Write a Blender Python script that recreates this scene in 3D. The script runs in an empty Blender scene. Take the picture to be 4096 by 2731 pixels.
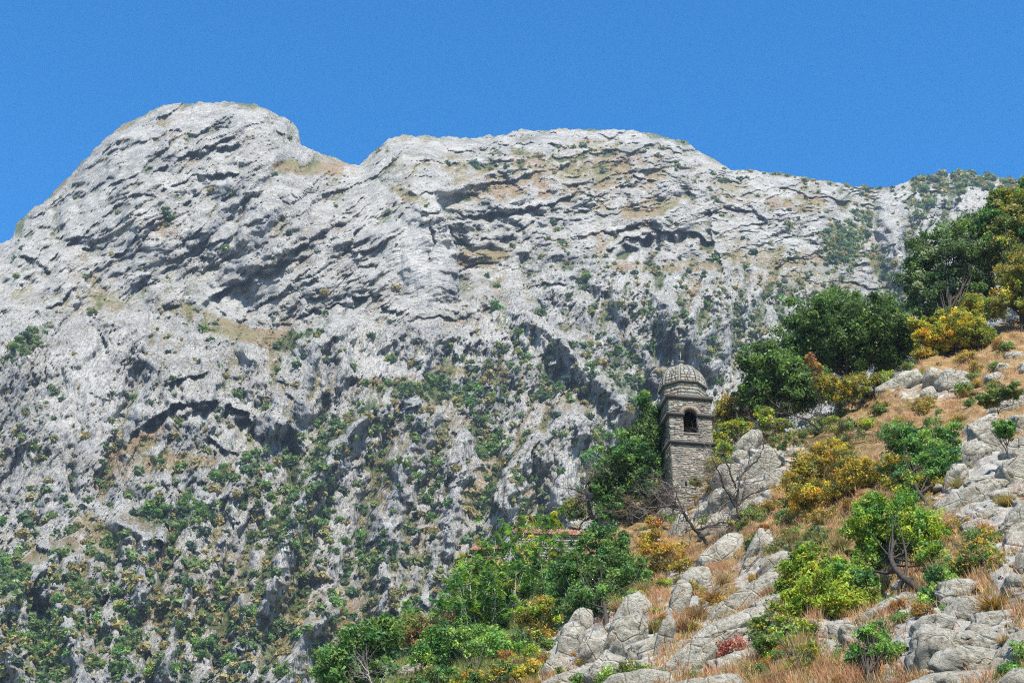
import bpy, math, random
import numpy as np
from mathutils import Vector, Matrix

# ------------------------------------------------------------------ camera, sky, sun
SC = bpy.context.scene
COL = SC.collection
PITCH = math.radians(28.0)
FPX = 1024 * 50.0 / 36.0
cam_d = bpy.data.cameras.new('camera'); cam_d.lens = 50.0; cam_d.sensor_width = 36.0
cam_d.clip_start = 0.1; cam_d.clip_end = 20000.0
cam = bpy.data.objects.new('camera', cam_d); COL.objects.link(cam)
cam.location = (0, 0, 0); cam.rotation_euler = (math.radians(90) + PITCH, 0, 0)
SC.camera = cam

SUN_ELEV, SUN_AZ = math.radians(53), math.radians(19)      # azimuth: to the right of straight behind the camera
to_sun = Vector((math.cos(SUN_ELEV) * math.sin(SUN_AZ), -math.cos(SUN_ELEV) * math.cos(SUN_AZ), math.sin(SUN_ELEV)))
W = bpy.data.worlds.new('World'); SC.world = W; W.use_nodes = True
nt = W.node_tree; nt.nodes.clear()
sky = nt.nodes.new('ShaderNodeTexSky'); sky.sky_type = 'NISHITA'; sky.sun_disc = False
sky.sun_elevation = SUN_ELEV; sky.sun_rotation = math.atan2(to_sun.x, to_sun.y)
sky.altitude = 0; sky.air_density = 1.0; sky.dust_density = 0.15; sky.ozone_density = 3.0
hs = nt.nodes.new('ShaderNodeHueSaturation'); hs.inputs['Hue'].default_value = 0.5; hs.inputs['Saturation'].default_value = 1.5
hs.inputs['Value'].default_value = 0.86
bg = nt.nodes.new('ShaderNodeBackground'); bg.inputs[1].default_value = 0.15
wo = nt.nodes.new('ShaderNodeOutputWorld')
nt.links.new(sky.outputs[0], hs.inputs['Color']); nt.links.new(hs.outputs[0], bg.inputs[0]); nt.links.new(bg.outputs[0], wo.inputs[0])

sd = bpy.data.lights.new('sun', 'SUN'); sd.energy = 4.9; sd.angle = math.radians(0.5); sd.color = (1.0, 0.94, 0.84)
sun = bpy.data.objects.new('sun', sd); COL.objects.link(sun)
sun.rotation_euler = to_sun.to_track_quat('Z', 'Y').to_euler()
SC.view_settings.view_transform = 'Standard'; SC.view_settings.look = 'None'
SC.view_settings.exposure = 0.92; SC.view_settings.gamma = 1.0
try: SC.view_settings.use_curve_mapping = False
except Exception: pass
SC.cycles.max_bounces = 5; SC.cycles.diffuse_bounces = 3; SC.cycles.transparent_max_bounces = 8
SC.cycles.use_denoising = False
SC.cycles.pixel_filter_type = 'BLACKMAN_HARRIS'
SC.cycles.filter_width = 1.1
SC.cycles.volume_bounces = 0; SC.cycles.volume_max_steps = 64

# ------------------------------------------------------------------ helpers
S = 1024 / 2352.0        # measured on a 2352-wide print of the photograph
CP, SP = math.cos(PITCH), math.sin(PITCH)
def P(x, y, D):
    """point at horizontal distance D (m) in the direction measured at (x, y) on the 2352-wide print (arrays allowed)"""
    a = (np.asarray(x, float) * S - 512) / FPX; b = (341 - np.asarray(y, float) * S) / FPX
    dy = CP - b * SP; k = D / dy
    return np.stack([a * k, D + 0 * a, (SP + b * CP) * k], -1)
def ppm(D, y=800):       # print pixels per metre at distance D
    b = (341 - y * S) / FPX
    return FPX / S / (D / (CP - b * SP))
rs = np.random.RandomState(7)
_perm = rs.permutation(4096).astype(np.int64)
_g2 = np.stack([np.cos(np.arange(4096) * 2.399963), np.sin(np.arange(4096) * 2.399963)], -1)
_g3 = rs.normal(size=(4096, 3)); _g3 /= np.linalg.norm(_g3, axis=1)[:, None]
def h2(i, j, s=0): return _perm[(_perm[(i + s * 131) & 4095] + j) & 4095]
def perlin(x, y, s=0):
    xi = np.floor(x).astype(np.int64); yi = np.floor(y).astype(np.int64); xf = x - xi; yf = y - yi
    u = xf * xf * xf * (xf * (xf * 6 - 15) + 10); v = yf * yf * yf * (yf * (yf * 6 - 15) + 10)
    def g(i, j, dx, dy):
        G = _g2[h2(i, j, s)]; return G[..., 0] * dx + G[..., 1] * dy
    a = g(xi, yi, xf, yf); b = g(xi + 1, yi, xf - 1, yf); c = g(xi, yi + 1, xf, yf - 1); d = g(xi + 1, yi + 1, xf - 1, yf - 1)
    return ((a + (b - a) * u) * (1 - v) + (c + (d - c) * u) * v) * 1.5
def fbm(x, y, o=4, s=0, gain=0.5):
    r = 0; a = 1.0
    for k in range(o):
        r = r + a * perlin(x, y, s + k); x = x * 2.03; y = y * 2.03; a *= gain
    return r
def ridged(x, y, o=3, s=0, gain=0.5):
    r = 0; a = 1.0
    for k in range(o):
        r = r + a * (1 - 2 * np.abs(perlin(x, y, s + k))); x = x * 2.07; y = y * 2.07; a *= gain
    return r
def worley(x, y, s=0):
    """F1, F2 and a random value of the nearest cell"""
    xi = np.floor(x).astype(np.int64); yi = np.floor(y).astype(np.int64)
    f1 = np.full(x.shape, 9.0); f2 = np.full(x.shape, 9.0); cid = np.zeros(x.shape)
    for di in (-1, 0, 1):
        for dj in (-1, 0, 1):
            h = h2(xi + di, yi + dj, s)
            px = xi + di + (h & 63) / 63.0; py = yi + dj + ((h >> 6) & 63) / 63.0
            d = np.hypot(px - x, py - y); r = (_perm[h] / 4096.0)
            n = d < f1
            f2 = np.where(n, f1, np.minimum(f2, d)); cid = np.where(n, r, cid); f1 = np.where(n, d, f1)
    return f1, f2, cid
def facets(x, y, s=0, tilt=1.0):
    """chiselled relief: every cell is a tilted plane at its own height, with a crack between cells"""
    xi = np.floor(x).astype(np.int64); yi = np.floor(y).astype(np.int64)
    f1 = np.full(x.shape, 9.0); f2 = np.full(x.shape, 9.0); hh = np.zeros(x.shape)
    for di in (-1, 0, 1):
        for dj in (-1, 0, 1):
            h = h2(xi + di, yi + dj, s)
            dx = x - (xi + di + (h & 63) / 63.0); dy = y - (yi + dj + ((h >> 6) & 63) / 63.0)
            d = np.hypot(dx, dy); q = _perm[h]
            v = (q / 4096.0 - 0.5) + tilt * (((q & 31) / 31.0 - 0.5) * dx + (((q >> 5) & 31) / 31.0 - 0.35) * dy)
            n = d < f1
            f2 = np.where(n, f1, np.minimum(f2, d)); hh = np.where(n, v, hh); f1 = np.where(n, d, f1)
    return hh, 1 - np.minimum(1, (f2 - f1) * 5)
def perlin3(x, y, z, s=0):
    xi = np.floor(x).astype(np.int64); yi = np.floor(y).astype(np.int64); zi = np.floor(z).astype(np.int64)
    xf = x - xi; yf = y - yi; zf = z - zi
    u = xf * xf * (3 - 2 * xf); v = yf * yf * (3 - 2 * yf); w = zf * zf * (3 - 2 * zf)
    def g(i, j, k, dx, dy, dz):
        G = _g3[_perm[(h2(i, j, s) + k) & 4095]]; return G[..., 0] * dx + G[..., 1] * dy + G[..., 2] * dz
    def pl(k, dz):
        a = g(xi, yi, k, xf, yf, dz); b = g(xi + 1, yi, k, xf - 1, yf, dz)
        c = g(xi, yi + 1, k, xf, yf - 1, dz); d = g(xi + 1, yi + 1, k, xf - 1, yf - 1, dz)
        return (a + (b - a) * u) * (1 - v) + (c + (d - c) * u) * v
    p0 = pl(zi, zf); p1 = pl(zi + 1, zf - 1)
    return (p0 + (p1 - p0) * w) * 1.5
def smooth(a, b, x):
    t = np.clip((x - a) / (b - a), 0, 1); return t * t * (3 - 2 * t)
def tps(pts, x, y):
    """thin plate spline through (x, y, value) points"""
    p = np.array(pts, float); n = len(p)
    def U(r2): return np.where(r2 > 0, r2 * np.log(r2 + 1e-12), 0)
    X = p[:, :2] / 500.0
    K = U(((X[:, None] - X[None]) ** 2).sum(-1)) + np.eye(n) * 1e-3
    Pm = np.c_[np.ones(n), X]; A = np.zeros((n + 3, n + 3)); A[:n, :n] = K; A[:n, n:] = Pm; A[n:, :n] = Pm.T
    w = np.linalg.solve(A, np.r_[p[:, 2], 0, 0, 0])
    xs = x / 500.0; ys = y / 500.0
    r = w[n] + w[n + 1] * xs + w[n + 2] * ys
    for i in range(n): r = r + w[i] * U((xs - X[i, 0]) ** 2 + (ys - X[i, 1]) ** 2)
    return r
def polydist(x, y, poly):
    """distance to a polyline, signed distance (positive below / to the left-hand side of it), fraction along"""
    best = np.full(x.shape, 1e9); sg = np.zeros(x.shape); fr = np.zeros(x.shape)
    n = len(poly) - 1
    for i in range(n):
        ax, ay = poly[i]; bx, by = poly[i + 1]; vx, vy = bx - ax, by - ay; L2 = vx * vx + vy * vy
        t = ((x - ax) * vx + (y - ay) * vy) / L2; tc = np.clip(t, 0, 1)
        d = np.hypot(x - ax - tc * vx, y - ay - tc * vy)
        cr = (vx * (y - ay) - vy * (x - ax)) / math.sqrt(L2)
        m = d < best
        best = np.where(m, d, best); sg = np.where(m, np.sign(cr) * d, sg); fr = np.where(m, (i + t) / n, fr)
    return best, sg, fr

def mesh_np(name, verts, faces, mat=None, smooth_sh=False, attrs=None, loops_per_face=None):
    me = bpy.data.meshes.new(name)
    verts = np.asarray(verts, np.float32); faces = np.asarray(faces, np.int32)
    nf, k = faces.shape
    me.vertices.add(len(verts)); me.vertices.foreach_set('co', verts.ravel())
    me.loops.add(nf * k); me.loops.foreach_set('vertex_index', faces.ravel())
    me.polygons.add(nf); me.polygons.foreach_set('loop_start', np.arange(0, nf * k, k, dtype=np.int32))
    me.polygons.foreach_set('loop_total', np.full(nf, k, np.int32))
    if smooth_sh: me.polygons.foreach_set('use_smooth', np.ones(nf, bool))
    if attrs:
        for an, av in attrs.items():
            av = np.asarray(av, np.float32)
            if av.ndim == 1:
                a = me.attributes.new(an, 'FLOAT', 'POINT'); a.data.foreach_set('value', av)
            else:
                a = me.attributes.new(an, 'FLOAT_COLOR', 'POINT')
                if av.shape[1] == 3: av = np.c_[av, np.ones(len(av))]
                a.data.foreach_set('color', av.astype(np.float32).ravel())
    me.update(calc_edges=True)
    if mat: me.materials.append(mat)
    return me
def link(name, me, parent=None, label=None, cat=None, group=None, kind=None, loc=None):
    o = bpy.data.objects.new(name, me); COL.objects.link(o)
    if parent: o.parent = parent
    if loc is not None: o.location = loc
    if label: o['label'] = label
    if cat: o['category'] = cat
    if group: o['group'] = group
    if kind: o['kind'] = kind
    return o

# ------------------------------------------------------------------ node helpers
class NT:
    def __init__(s, name):
        s.m = bpy.data.materials.new(name); s.m.use_nodes = True; s.t = s.m.node_tree; s.t.nodes.clear()
        s.out = s.t.nodes.new('ShaderNodeOutputMaterial')
        s.b = s.t.nodes.new('ShaderNodeBsdfPrincipled'); s.t.links.new(s.b.outputs[0], s.out.inputs[0])
        s.b.inputs['Roughness'].default_value = 0.9
        s.b.inputs['Specular IOR Level'].default_value = 0.15
    def set(s, sock, v):
        if isinstance(v, bpy.types.NodeSocket): s.t.links.new(v, sock)
        elif v is not None:
            if isinstance(v, (tuple, list)) and len(v) == 3 and sock.type == 'RGBA': v = (*v, 1)
            sock.default_value = v
    def coord(s, kind='Object', scale=(1, 1, 1), rot=(0, 0, 0)):
        c = s.t.nodes.new('ShaderNodeTexCoord'); m = s.t.nodes.new('ShaderNodeMapping')
        s.t.links.new(c.outputs[kind], m.inputs[0]); m.inputs['Scale'].default_value = scale; m.inputs['Rotation'].default_value = rot
        return m.outputs[0]
    def noise(s, vec, scale, detail=4, rough=0.6, dist=0.0, color=False):
        n = s.t.nodes.new('ShaderNodeTexNoise'); s.set(n.inputs['Vector'], vec); n.inputs['Scale'].default_value = scale
        n.inputs['Detail'].default_value = detail; n.inputs['Roughness'].default_value = rough; n.inputs['Distortion'].default_value = dist
        return n.outputs['Color' if color else 'Fac']
    def voro(s, vec, scale, feature='F1', out='Distance'):
        n = s.t.nodes.new('ShaderNodeTexVoronoi'); n.feature = feature; s.set(n.inputs['Vector'], vec); n.inputs['Scale'].default_value = scale
        return n.outputs[out]
    def ramp(s, fac, stops):
        n = s.t.nodes.new('ShaderNodeValToRGB'); s.set(n.inputs[0], fac); e = n.color_ramp.elements
        while len(e) < len(stops): e.new(0.5)
        for el, (p, c) in zip(e, stops):
            el.position = p; el.color = (c, c, c, 1) if isinstance(c, (int, float)) else (*c, 1)
        return n.outputs[0]
    def mix(s, fac, a, b, mode='MIX'):
        n = s.t.nodes.new('ShaderNodeMix'); n.data_type = 'RGBA'; n.blend_type = mode
        s.set(n.inputs[0], fac); s.set(n.inputs[6], a); s.set(n.inputs[7], b); return n.outputs[2]
    def math(s, op, a, b=0.0, clamp=False):
        n = s.t.nodes.new('ShaderNodeMath'); n.operation = op; n.use_clamp = clamp; s.set(n.inputs[0], a); s.set(n.inputs[1], b); return n.outputs[0]
    def attr(s, name, out='Fac'):
        n = s.t.nodes.new('ShaderNodeAttribute'); n.attribute_name = name; return n.outputs[out]
    def bump(s, h, dist, strength=1.0, normal=None):
        n = s.t.nodes.new('ShaderNodeBump'); s.set(n.inputs['Height'], h); n.inputs['Distance'].default_value = dist
        n.inputs['Strength'].default_value = strength
        if normal is not None: s.set(n.inputs['Normal'], normal)
        return n.outputs[0]
    def color(s, c): s.set(s.b.inputs['Base Color'], c)
    def normal(s, n): s.set(s.b.inputs['Normal'], n)
# ------------------------------------------------------------------ far mountain
def mat_mountain():
    n = NT('mountain_limestone')
    v = n.coord('Object')
    vs = n.coord('Object', scale=(1, 1, 0.22))                   # stretched down the walls
    vr = n.t.nodes.new('ShaderNodeMapping'); n.t.links.new(n.coord('Object', rot=(0, math.radians(30), 0)), vr.inputs[0]); vr.inputs['Scale'].default_value = (0.32, 0.7, 1.25)
    vv = n.t.nodes.new('ShaderNodeMapping'); n.t.links.new(n.coord('Object', rot=(0, math.radians(-8), 0)), vv.inputs[0]); vv.inputs['Scale'].default_value = (1.25, 0.7, 0.38)
    va = n.mix(n.math('GREATER_THAN', n.math('ADD', n.attr('low'), n.math('MULTIPLY', n.math('SUBTRACT', n.noise(v, 0.05, 4, 0.7), 0.5), 2.0)), 0.5), vr.outputs[0], vv.outputs[0])      # grain follows the bedding above, the ribs below
    grey = n.ramp(n.noise(v, 0.045, 6, 0.65), [(0.30, (0.30, 0.295, 0.28)), (0.45, (0.44, 0.425, 0.395)), (0.58, (0.54, 0.52, 0.48)), (0.75, (0.62, 0.60, 0.555))])
    fine = n.ramp(n.noise(va, 0.5, 4, 0.7), [(0.30, 0.6), (0.47, 0.98), (0.64, 1.15)])
    c = n.mix(0.85, grey, fine, 'MULTIPLY')
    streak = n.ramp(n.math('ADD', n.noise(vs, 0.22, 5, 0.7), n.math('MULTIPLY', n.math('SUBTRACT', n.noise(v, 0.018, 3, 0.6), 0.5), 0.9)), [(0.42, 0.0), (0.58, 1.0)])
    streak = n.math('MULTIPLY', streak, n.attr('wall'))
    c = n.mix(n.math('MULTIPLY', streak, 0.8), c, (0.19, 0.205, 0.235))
    fs = n.noise(va, 1.0, 3, 0.75)
    tuft = n.ramp(n.math('ADD', fs, n.math('MULTIPLY', n.math('SUBTRACT', n.noise(v, 0.07, 4, 0.6), 0.5), 0.45)), [(0.565, 0.0), (0.60, 1.0)])
    tuft = n.math('MULTIPLY', tuft, n.math('SUBTRACT', 1.0, n.attr('bare'), True))
    tuftc = n.ramp(n.noise(v, 0.35, 3, 0.6), [(0.35, (0.06, 0.085, 0.03)), (0.5, (0.15, 0.15, 0.055)), (0.65, (0.30, 0.21, 0.10))])
    jn = n.ramp(n.voro(n.mix(0.25, vs, n.noise(v, 0.6, 4, 0.7, color=True)), 0.5, 'DISTANCE_TO_EDGE'), [(0.0, 0.35), (0.07, 1.0)])
    c = n.mix(0.75, c, jn, 'MULTIPLY')
    pale = n.ramp(n.noise(v, 0.012, 3, 0.5), [(0.5, 0.0), (0.68, 0.6)])
    pale = n.math('ADD', pale, n.math('MULTIPLY', n.attr('bare'), 0.45))
    c = n.mix(pale, c, (0.55, 0.53, 0.49))
    c = n.mix(n.math('MULTIPLY', tuft, 0.8), c, tuftc)
    # real patches of dry soil and grass lie where the mesh says ledges are
    edge = n.noise(v, 0.5, 6, 0.8)
    soil = n.ramp(n.math('ADD', n.attr('soil'), n.math('MULTIPLY', n.math('SUBTRACT', edge, 0.5), 2.6)), [(0.45, 0.0), (0.62, 1.0)])
    soilc = n.ramp(n.noise(v, 0.2, 4, 0.7), [(0.3, (0.13, 0.075, 0.04)), (0.45, (0.27, 0.16, 0.075)), (0.58, (0.38, 0.26, 0.13)), (0.75, (0.24, 0.22, 0.08))])
    oliv = n.ramp(n.noise(v, 0.6, 4, 0.7), [(0.3, (0.10, 0.10, 0.035)), (0.5, (0.25, 0.21, 0.075)), (0.7, (0.38, 0.31, 0.13))])
    soilc = n.mix(n.ramp(n.noise(v, 0.018, 3, 0.6), [(0.44, 0.0), (0.56, 1.0)]), soilc, oliv)
    c = n.mix(n.math('MULTIPLY', soil, 0.85), c, soilc)
    edge2 = n.noise(v, 0.6, 6, 0.8)
    veg = n.ramp(n.math('ADD', n.attr('veg'), n.math('MULTIPLY', n.math('SUBTRACT', edge2, 0.5), 2.8)), [(0.46, 0.0), (0.58, 1.0)])
    vegc = n.ramp(n.noise(v, 0.3, 3, 0.6), [(0.32, (0.022, 0.042, 0.020)), (0.5, (0.07, 0.105, 0.028)), (0.7, (0.16, 0.17, 0.045))])
    c = n.mix(n.math('MULTIPLY', veg, 0.9), c, vegc)
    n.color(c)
    h = n.math('ADD', n.noise(va, 0.7, 5, 0.72), n.math('MULTIPLY', n.voro(va, 0.42), 0.9))
    n.normal(n.bump(h, 3.4, 1.0))
    return n.m

CREST = [(-260, 700), (-120, 610), (0, 555), (22, 548), (32, 540), (38, 508), (75, 480), (130, 435), (190, 370), (250, 310), (290, 285), (330, 262), (350, 250), (400, 238),
         (460, 235), (540, 235), (590, 242), (640, 262), (672, 278), (686, 298), (690, 329), (725, 345), (790, 370), (825, 376), (850, 355), (872, 335), (890, 318),
         (920, 310), (1000, 313), (1100, 316), (1200, 299), (1280, 296), (1400, 295), (1470, 300), (1530, 312), (1570, 322), (1610, 350), (1650, 370), (1680, 388), (1750, 394),
         (1850, 408), (1950, 425), (2040, 430), (2100, 408), (2200, 392), (2250, 400), (2300, 408), (2400, 416), (2600, 430)]
HILL_S = [(560, 1900), (680, 1700), (740, 1600), (820, 1500), (900, 1460), (1000, 1440), (1100, 1400), (1230, 1300), (1400, 1190), (1540, 1160), (1620, 1080), (1660, 1000), (1700, 975), (1735, 985),
          (1850, 1000), (1920, 950), (2020, 885), (2100, 835), (2180, 785), (2352, 725), (2480, 690), (2620, 640)]
D0 = [(-260, 1700, 400), (0, 1568, 430), (400, 1568, 440), (800, 1568, 455), (1200, 1568, 480), (2000, 1568, 560), (2600, 1568, 620), (-260, 1200, 560),
      (0, 1400, 475), (600, 1400, 485), (1100, 1400, 510), (0, 1230, 540), (300, 1200, 528), (700, 1200, 545), (1100, 1200, 560), (1500, 1200, 600),
      (100, 1000, 588), (350, 1000, 590), (0, 750, 655), (250, 750, 655), (100, 850, 622), (150, 690, 695), (-260, 800, 700), (600, 1000, 600), (900, 1000, 610), (1300, 1000, 610), (1480, 1000, 650),
      (500, 850, 640), (480, 725, 715), (620, 780, 700), (760, 750, 705), (600, 730, 735), (900, 680, 725), (1030, 660, 735), (600, 600, 760), (900, 520, 775), (1020, 480, 790),
      (300, 650, 720), (200, 600, 765), (120, 560, 800), (0, 600, 800), (-260, 720, 800), (100, 470, 930), (300, 450, 815), (500, 450, 800), (700, 450, 820),
      (400, 340, 885), (600, 330, 890), (450, 240, 980), (600, 245, 985), (200, 370, 950), (700, 360, 930), (820, 385, 960), (900, 330, 980), (860, 430, 860),
      (1200, 300, 1060), (1400, 300, 1070), (1600, 350, 1040), (1100, 400, 935), (1300, 400, 930), (1500, 420, 920), (1200, 480, 880), (1100, 600, 800), (1250, 560, 815), (1500, 600, 800),
      (1450, 500, 860), (1200, 700, 740), (1400, 750, 715), (1600, 700, 730), (1000, 800, 690), (800, 880, 650), (1000, 900, 665), (1200, 900, 665), (1000, 935, 632), (1650, 900, 690),
      (1700, 500, 900), (1700, 390, 1030), (1900, 500, 930), (2000, 430, 1060), (1800, 600, 830), (2000, 680, 800), (2000, 560, 900), (2200, 395, 1100), (2130, 600, 890), (2300, 600, 870), (2600, 430, 1150),
      (2200, 900, 800), (2600, 900, 820), (1800, 900, 700), (2000, 1200, 650), (2600, 1200, 700)]
# (kind, polyline, metres, reach in print pixels)
FEAT = [('over', [(470, 700), (520, 665), (560, 640), (640, 590), (705, 552)], 30, 26),
        ('over', [(360, 392), (400, 368), (430, 355), (470, 338), (510, 345), (575, 322)], 26, 18),
        ('over', [(150, 470), (220, 430), (300, 405), (360, 380)], 12, 14),
        ('over', [(370, 440), (450, 400), (520, 395), (560, 400)], 14, 34),
        ('gully', [(665, 362), (640, 395), (600, 435), (560, 475), (542, 520), (540, 560)], 16, 8),
        ('over', [(700, 722), (760, 700), (830, 684), (880, 672)], 16, 18),
        ('over', [(490, 712), (560, 735), (640, 748), (700, 722)], 8, 10),
        ('over', [(770, 500), (745, 550), (725, 600)], 9, 12),
        ('over', [(1030, 500), (1120, 490), (1200, 480), (1300, 455)], 26, 60),
        ('over', [(1040, 545), (1095, 558), (1170, 535), (1240, 508)], 10, 12),
        ('over', [(920, 430), (950, 452), (1010, 440)], 12, 16),
        ('over', [(1405, 562), (1440, 545), (1480, 548), (1500, 530), (1560, 532), (1625, 548)], 46, 34),
        ('over', [(1190, 668), (1240, 652), (1310, 655)], 8, 10),
        ('step', [(1008, 462), (1030, 520), (1043, 580), (1047, 660)], 80, 80),
        ('over', [(960, 520), (985, 500), (1000, 530), (990, 580), (983, 640)], 7, 12),
        ('over', [(1255, 838), (1290, 838), (1322, 870), (1348, 918)], 22, 26),
        ('over', [(312, 992), (350, 955), (396, 930), (450, 915), (500, 915), (560, 955), (585, 990)], 30, 36),
        ('over', [(478, 1002), (520, 1025), (556, 1044)], 18, 16),
        ('over', [(385, 890), (430, 860), (480, 850)], 12, 26),
        ('gully', [(325, 855), (295, 930), (270, 1010), (245, 1080), (235, 1140)], 30, 17),
        ('gully', [(660, 1000), (668, 1080), (668, 1170)], 24, 16),
        ('step', [(1160, 1180), (1130, 1140), (1160, 1080), (1220, 1000), (1300, 925)], -26, 55),
        ('step', [(590, 1420), (620, 1300), (690, 1120), (760, 1015), (850, 935)], -18, 60),
        ('step', [(870, 1240), (900, 1100), (960, 1000), (1000, 950)], -8, 40),
        ('gully', [(1510, 870), (1480, 930), (1440, 990), (1380, 1070)], 26, 26),
        ('gully', [(1080, 950), (1110, 1000), (1140, 1060), (1130, 1110)], 26, 26),
        ('gully', [(1320, 640), (1370, 690), (1430, 760)], 18, 20),
        ('gully', [(1760, 690), (1790, 720), (1800, 760)], 12, 16),
        ('gully', [(2000, 450), (2012, 560), (2030, 640), (2060, 720)], 44, 22),
        ('over', [(1790, 432), (1860, 440), (1930, 455), (2005, 475)], 16, 26),
        ('gully', [(2085, 500), (2095, 600), (2115, 680)], 34, 13), ('gully', [(2180, 440), (2210, 520), (2200, 600)], 22, 12), ('over', [(2050, 470), (2120, 440), (2180, 425)], 16, 14), ('spur', [(2050, 500), (2055, 580), (2075, 660)], 20, 18),
        ('over', [(20, 572), (60, 585), (110, 625)], 24, 30), ('gully', [(125, 470), (132, 560), (112, 650)], 16, 12), ('over', [(60, 500), (110, 470), (150, 450)], 14, 16),
        ('over', [(640, 300), (665, 316), (690, 322)], 14, 12), ('gully', [(20, 740), (90, 700), (140, 690)], 0, 10),
        ('over', [(60, 650), (150, 565), (250, 490), (340, 432)], 14, 12), ('over', [(120, 705), (230, 610), (330, 530), (430, 468)], 14, 12), ('over', [(280, 700), (390, 610), (480, 545), (520, 500)], 10, 9), ('over', [(700, 660), (790, 570), (850, 490)], 10, 9), ('over', [(590, 700), (720, 630), (820, 560)], 12, 12),
        ('over', [(640, 745), (740, 672), (860, 600)], 10, 10), ('over', [(420, 560), (500, 470), (600, 400)], 9, 9), ('over', [(200, 380), (300, 330), (420, 300), (520, 290)], 10, 10), ('over', [(1100, 340), (1250, 330), (1400, 345)], 9, 9), ('over', [(960, 370), (1080, 372), (1180, 360)], 12, 12), ('over', [(1330, 470), (1400, 430), (1500, 415)], 12, 12),
        ('over', [(1640, 470), (1700, 480), (1760, 500)], 12, 14), ('step', [(1660, 640), (1640, 560), (1630, 480)], -16, 30), ('gully', [(1560, 420), (1600, 500), (1590, 560)], 14, 14), ('gully', [(1380, 330), (1390, 400), (1360, 460)], 9, 12),
        ('gully', [(1390, 640), (1400, 720), (1440, 800), (1470, 860)], 10, 12), ('gully', [(1230, 560), (1200, 620), (1220, 690)], 12, 14), ('gully', [(1680, 620), (1700, 700), (1680, 780)], 9, 12), ('spur', [(1620, 620), (1640, 700), (1620, 800)], 14, 22), ('spur', [(1560, 620), (1540, 720), (1560, 800)], 12, 20),
        ('gully', [(260, 760), (180, 860), (160, 980), (165, 1150)], 10, 10),
        ('gully', [(345, 1410), (400, 1480), (440, 1568)], 12, 16),
        ('step', [(0, 1290), (60, 1210), (150, 1190)], 10, 40),
        ('over', [(330, 1260), (350, 1230), (372, 1250), (360, 1300)], 12, 20),
        ('gully', [(760, 980), (740, 1040), (700, 1090)], 14, 20),
        ('over', [(740, 790), (760, 770), (790, 775)], 10, 14),
        ('gully', [(60, 1330), (110, 1420), (90, 1568)], 14, 22),
        ('gully', [(470, 1180), (560, 1240), (520, 1380), (480, 1568)], 12, 26),
        ('gully', [(830, 1180), (800, 1300), (760, 1420)], 10, 18),
        ('gully', [(700, 1180), (700, 1340), (650, 1480)], 12, 22),
        ('gully', [(1500, 640), (1560, 700), (1580, 790)], 12, 18),
        ('gully', [(1690, 700), (1730, 780), (1760, 850)], 12, 18),
        ('gully', [(1230, 1000), (1280, 1080), (1340, 1200)], -8, 30),
        ('spur', [(1290, 780), (1330, 830), (1400, 900), (1450, 960)], 26, 26), ('spur', [(1335, 925), (1240, 1010), (1185, 1090), (1150, 1200)], 26, 34),
        ('spur', [(1330, 960), (1300, 1050), (1280, 1180)], 20, 30), ('spur', [(1420, 960), (1390, 1040), (1370, 1130)], 14, 24),
        ('spur', [(1000, 930), (960, 1000), (930, 1080), (900, 1180), (890, 1300), (880, 1410)], 26, 30), ('spur', [(870, 925), (800, 1000), (740, 1080), (680, 1180), (635, 1300), (605, 1400)], 30, 30),
        ('spur', [(1060, 990), (1050, 1100), (1030, 1280)], 18, 24), ('spur', [(540, 770), (600, 840), (640, 930), (650, 1000)], 24, 34), ('spur', [(830, 740), (720, 790), (700, 870), (685, 960)], 22, 28),
        ('spur', [(250, 1190), (330, 1235), (320, 1400)], 20, 26), ('spur', [(150, 1250), (50, 1350), (-40, 1440)], 24, 34), ('spur', [(440, 1320), (400, 1420), (370, 1580)], 20, 24),
        ('spur', [(780, 1390), (700, 1450), (640, 1580)], 20, 26), ('spur', [(1180, 700), (1240, 750), (1320, 785)], 18, 24), ('spur', [(1470, 640), (1530, 700), (1600, 790), (1640, 860)], 26, 34),
        ('spur', [(1290, 620), (1250, 700)], 16, 28), ('spur', [(560, 1200), (540, 1300), (560, 1420)], 14, 22), ('spur', [(130, 1380), (170, 1480), (190, 1600)], 18, 22), ('spur', [(10, 1480), (60, 1580)], 20, 30),
        ('gully', [(930, 960), (870, 1050), (830, 1180)], 16, 18), ('gully', [(600, 1180), (520, 1300), (470, 1460)], 14, 22)]
# slanted ellipses (x, y, rx, ry, angle, strength): where dry grass and soil cover the rock, and where low green does
SOIL_Z = [(1300, 400, 280, 70, -8, .7), (1000, 380, 120, 30, 0, .5), (1150, 1000, 350, 160, 0, .25), (700, 385, 100, 18, 5, .9), (1250, 355, 150, 22, 0, .5), (1450, 480, 130, 30, -5, .6), (1620, 540, 200, 40, 8, .45), (1100, 590, 80, 22, -10, .9), (1780, 590, 170, 30, 0, .75), (1850, 650, 150, 40, 5, .5),
          (1850, 470, 130, 22, 0, .6), (600, 775, 130, 24, 12, .95), (450, 720, 110, 20, 18, .8), (330, 1010, 90, 22, -25, .9), (260, 1090, 70, 40, -40, .6), (400, 1060, 110, 26, 0, .55), (380, 510, 60, 30, 50, .45),
          (1050, 850, 60, 14, 5, .8), (1050, 750, 60, 60, 0, .35), (1270, 930, 60, 60, 0, .4), (1380, 530, 90, 60, 0, .3), (650, 1400, 500, 120, 0, .3), (450, 1280, 260, 70, 0, .32), (240, 1230, 120, 30, 40, .5), (60, 1290, 90, 22, -25, .6),
          (1090, 1140, 50, 50, 0, .5), (1700, 460, 60, 60, 0, .35), (150, 690, 200, 30, 5, .4), (1530, 610, 160, 16, 0, .7), (640, 850, 60, 50, 50, .35), (1720, 760, 40, 40, 0, .5), (2010, 595, 14, 30, 10, .7), (950, 455, 70, 16, 25, .8), (940, 870, 150, 14, -3, .6)]
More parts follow.
